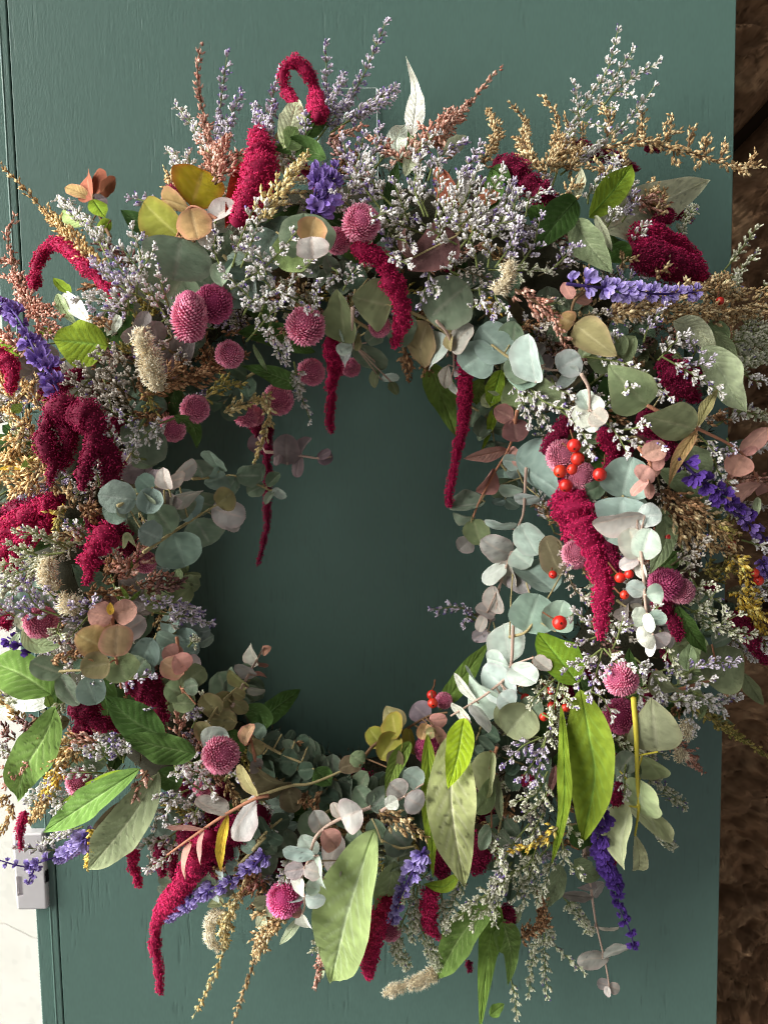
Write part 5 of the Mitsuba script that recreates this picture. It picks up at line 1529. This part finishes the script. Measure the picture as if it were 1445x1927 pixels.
def run(line, crop):
    line, _, label = line.partition('#')
    label = label.strip() or None
    head, _, rest = line.partition(':')
    h = head.split()
    kind = h[0]
    rest, _, leaves = rest.partition('|')
    rest = rest.strip()
    seed = sum(ord(ch) * (i + 7) for i, ch in enumerate(crop + line)) % 1000003
    rng = np.random.default_rng(seed)
    if kind == 'T':
        P = points(crop, rest, float(h[2]))[2]
        tassel(P, float(h[3]) * CRP, float(h[4]) * CRP, h[1], rng, label)
    elif kind == 'P':
        P = points(crop, rest, float(h[2]))[2]
        if len(P) == 2:
            P = np.array([P[0], (P[0] + P[1]) / 2 + rng.normal(0, 0.0018, 3), P[1]])
        plume(P, float(h[3]) * CRP, h[1], rng, label)
    elif kind == 'S':
        P = points(crop, rest, float(h[2]))[2]
        if len(P) == 2:
            P = np.array([P[0], (P[0] + P[1]) / 2 + rng.normal(0, 0.0022, 3), P[1]])
        P = P + np.linspace(-0.008, 0.006, len(P))[:, None] * np.array([0, -1.0, 0])
        statice(P, float(h[3]) * CRP * 0.72, h[1], rng, label)
    elif kind == 'R':
        sprig(points(crop, rest, float(h[2]))[2], h[1], rng)
    elif kind == 'V':
        salvia(points(crop, rest, float(h[2]))[2], float(h[3]) * CRP, h[1], rng, label)
    elif kind == 'G':
        c = points(crop, rest, float(h[2]))[2][0]
        globe(c, float(h[3]) * CRP * 0.95, h[1], rng, label, float(h[4]) if len(h) > 4 else 1.0, tilt=(0.12, -0.45, 0.9) if len(h) > 4 else None)
    elif kind == 'F':
        P = points(crop, rest, float(h[1]))[2]
        tassel(P, float(h[2]) * CRP * 0.85, float(h[3]) * CRP * 0.7, 'r', rng, label, fluffy=True, base='wreath__fluffy_flower')
    elif kind == 'B':
        for part in rest.split(';'):
            c = points(crop, part, float(h[1]))[2][0]
            berry(c, float(h[2]) * CRP * 0.9, rng, label)
    elif kind == 'L':
        P = points(crop, rest, float(h[2]))[2]
        w = float(h[3]) * CRP
        L = np.linalg.norm(np.diff(P, axis=0), axis=1).sum()
        tip = P[-1] - P[0]
        P = P + np.linspace(0, 1, len(P))[:, None] ** 1.5 * np.array([0, -1.0, 0]) * rng.uniform(-0.10, 0.12) * L
        key = key_for('wreath__broad_leaf')
        leaf_mesh(key, P, w, h[1], rng, 'lance' if w > 0.1 * L else 'blade', wave=rng.uniform(0.02, 0.06), roll=rng.normal(0, 0.22), cup=rng.normal(0, 0.08))
        mark(key, label)
    elif kind == 'E':
        z = float(h[2])
        P = points(crop, rest, z)[2]
        root = key_for('wreath__eucalyptus_sprig')
        S = spline(P, 24)
        col = {'ek': 'r', 'er': 'r', 'ep': 'p', 'ew': 'p', 'sgl': 'y', 'eo': 'b', 'ey': 'r', 'sg': 'r', 'em': 'p', 'eok': 'r', 'lw': 'p'}.get(h[1], 't')
        b = Bag()
        sc = srgb(np.array(STEM[col])) * 0.9
        b.tube(S, np.linspace(0.0013 if h[1] != 'sgl' else 0.0019, 0.0007, 24), sc, 7)
        for t in leaves.split(';'):
            a = t.split(',')
            x0, y0, x1, y1, w = (float(k) for k in a[:5])
            tone = a[5].strip() if len(a) > 5 else h[1]
            lz = float(a[6]) if len(a) > 6 else z + rng.normal(0, 0.5)
            ox, oy = CROP[crop]
            u = ox + np.array([x0, x1]) / 2.89; v = oy + np.array([y0, y1]) / 2.89
            hh = ring_height(u, v) * 0.5 + ring_height(u, v).mean() * 0.5
            B, Tp = unproject(u, v, np.maximum(hh + lz * ZUNIT, 0.006))
            L = np.linalg.norm(Tp - B)
            Tp = Tp + np.array([0, -1.0, 0]) * L * rng.uniform(-0.2, 0.3)
            w *= CRP
            k = key_for(root + '__leaf')
            rnd = w > 0.42 * L
            if tone[0] == 'l' and tone not in ('lw', 'lp'):
                shape = 'lance'
            elif tone in ('sg', 'sage', 'eo', 'eot', 'ed') and L > 0.025 and w > 0.5 * L:
                shape = 'heart'
            else:
                shape = 'round' if rnd or L < 0.03 else 'blade'
            arch = rng.uniform(-0.05, 0.14)
            C = np.array([B, (B + Tp) / 2, Tp])
            leaf_mesh(k, C, w, tone, rng, shape, arch=arch, cup=rng.normal(0.05, 0.18), spots=0.6 if tone in ('ey', 'oy', 'eg') and L > 0.025 and rng.random() < 0.6 else 0.0, wave=0.012)
            q = S[np.argmin(np.linalg.norm(S - B, axis=1))]
            if np.linalg.norm(q - B) > 0.0008:
                b.tube(np.array([q, (q + B) / 2 + rng.normal(0, 0.0003, 3), B]), 0.0006, sc, 5)
        b.put(root + '__stem', 'petal_matte')
        mark(root, label)

crop = 'A'
for line in PLAN.strip().splitlines():
    line = line.strip()
    if line.startswith('@'):
        crop = line[1]
    elif line:
        run(line, crop)

TABLE = mi.Float(np.ascontiguousarray(np.array(PALETTE, np.float32).ravel()))
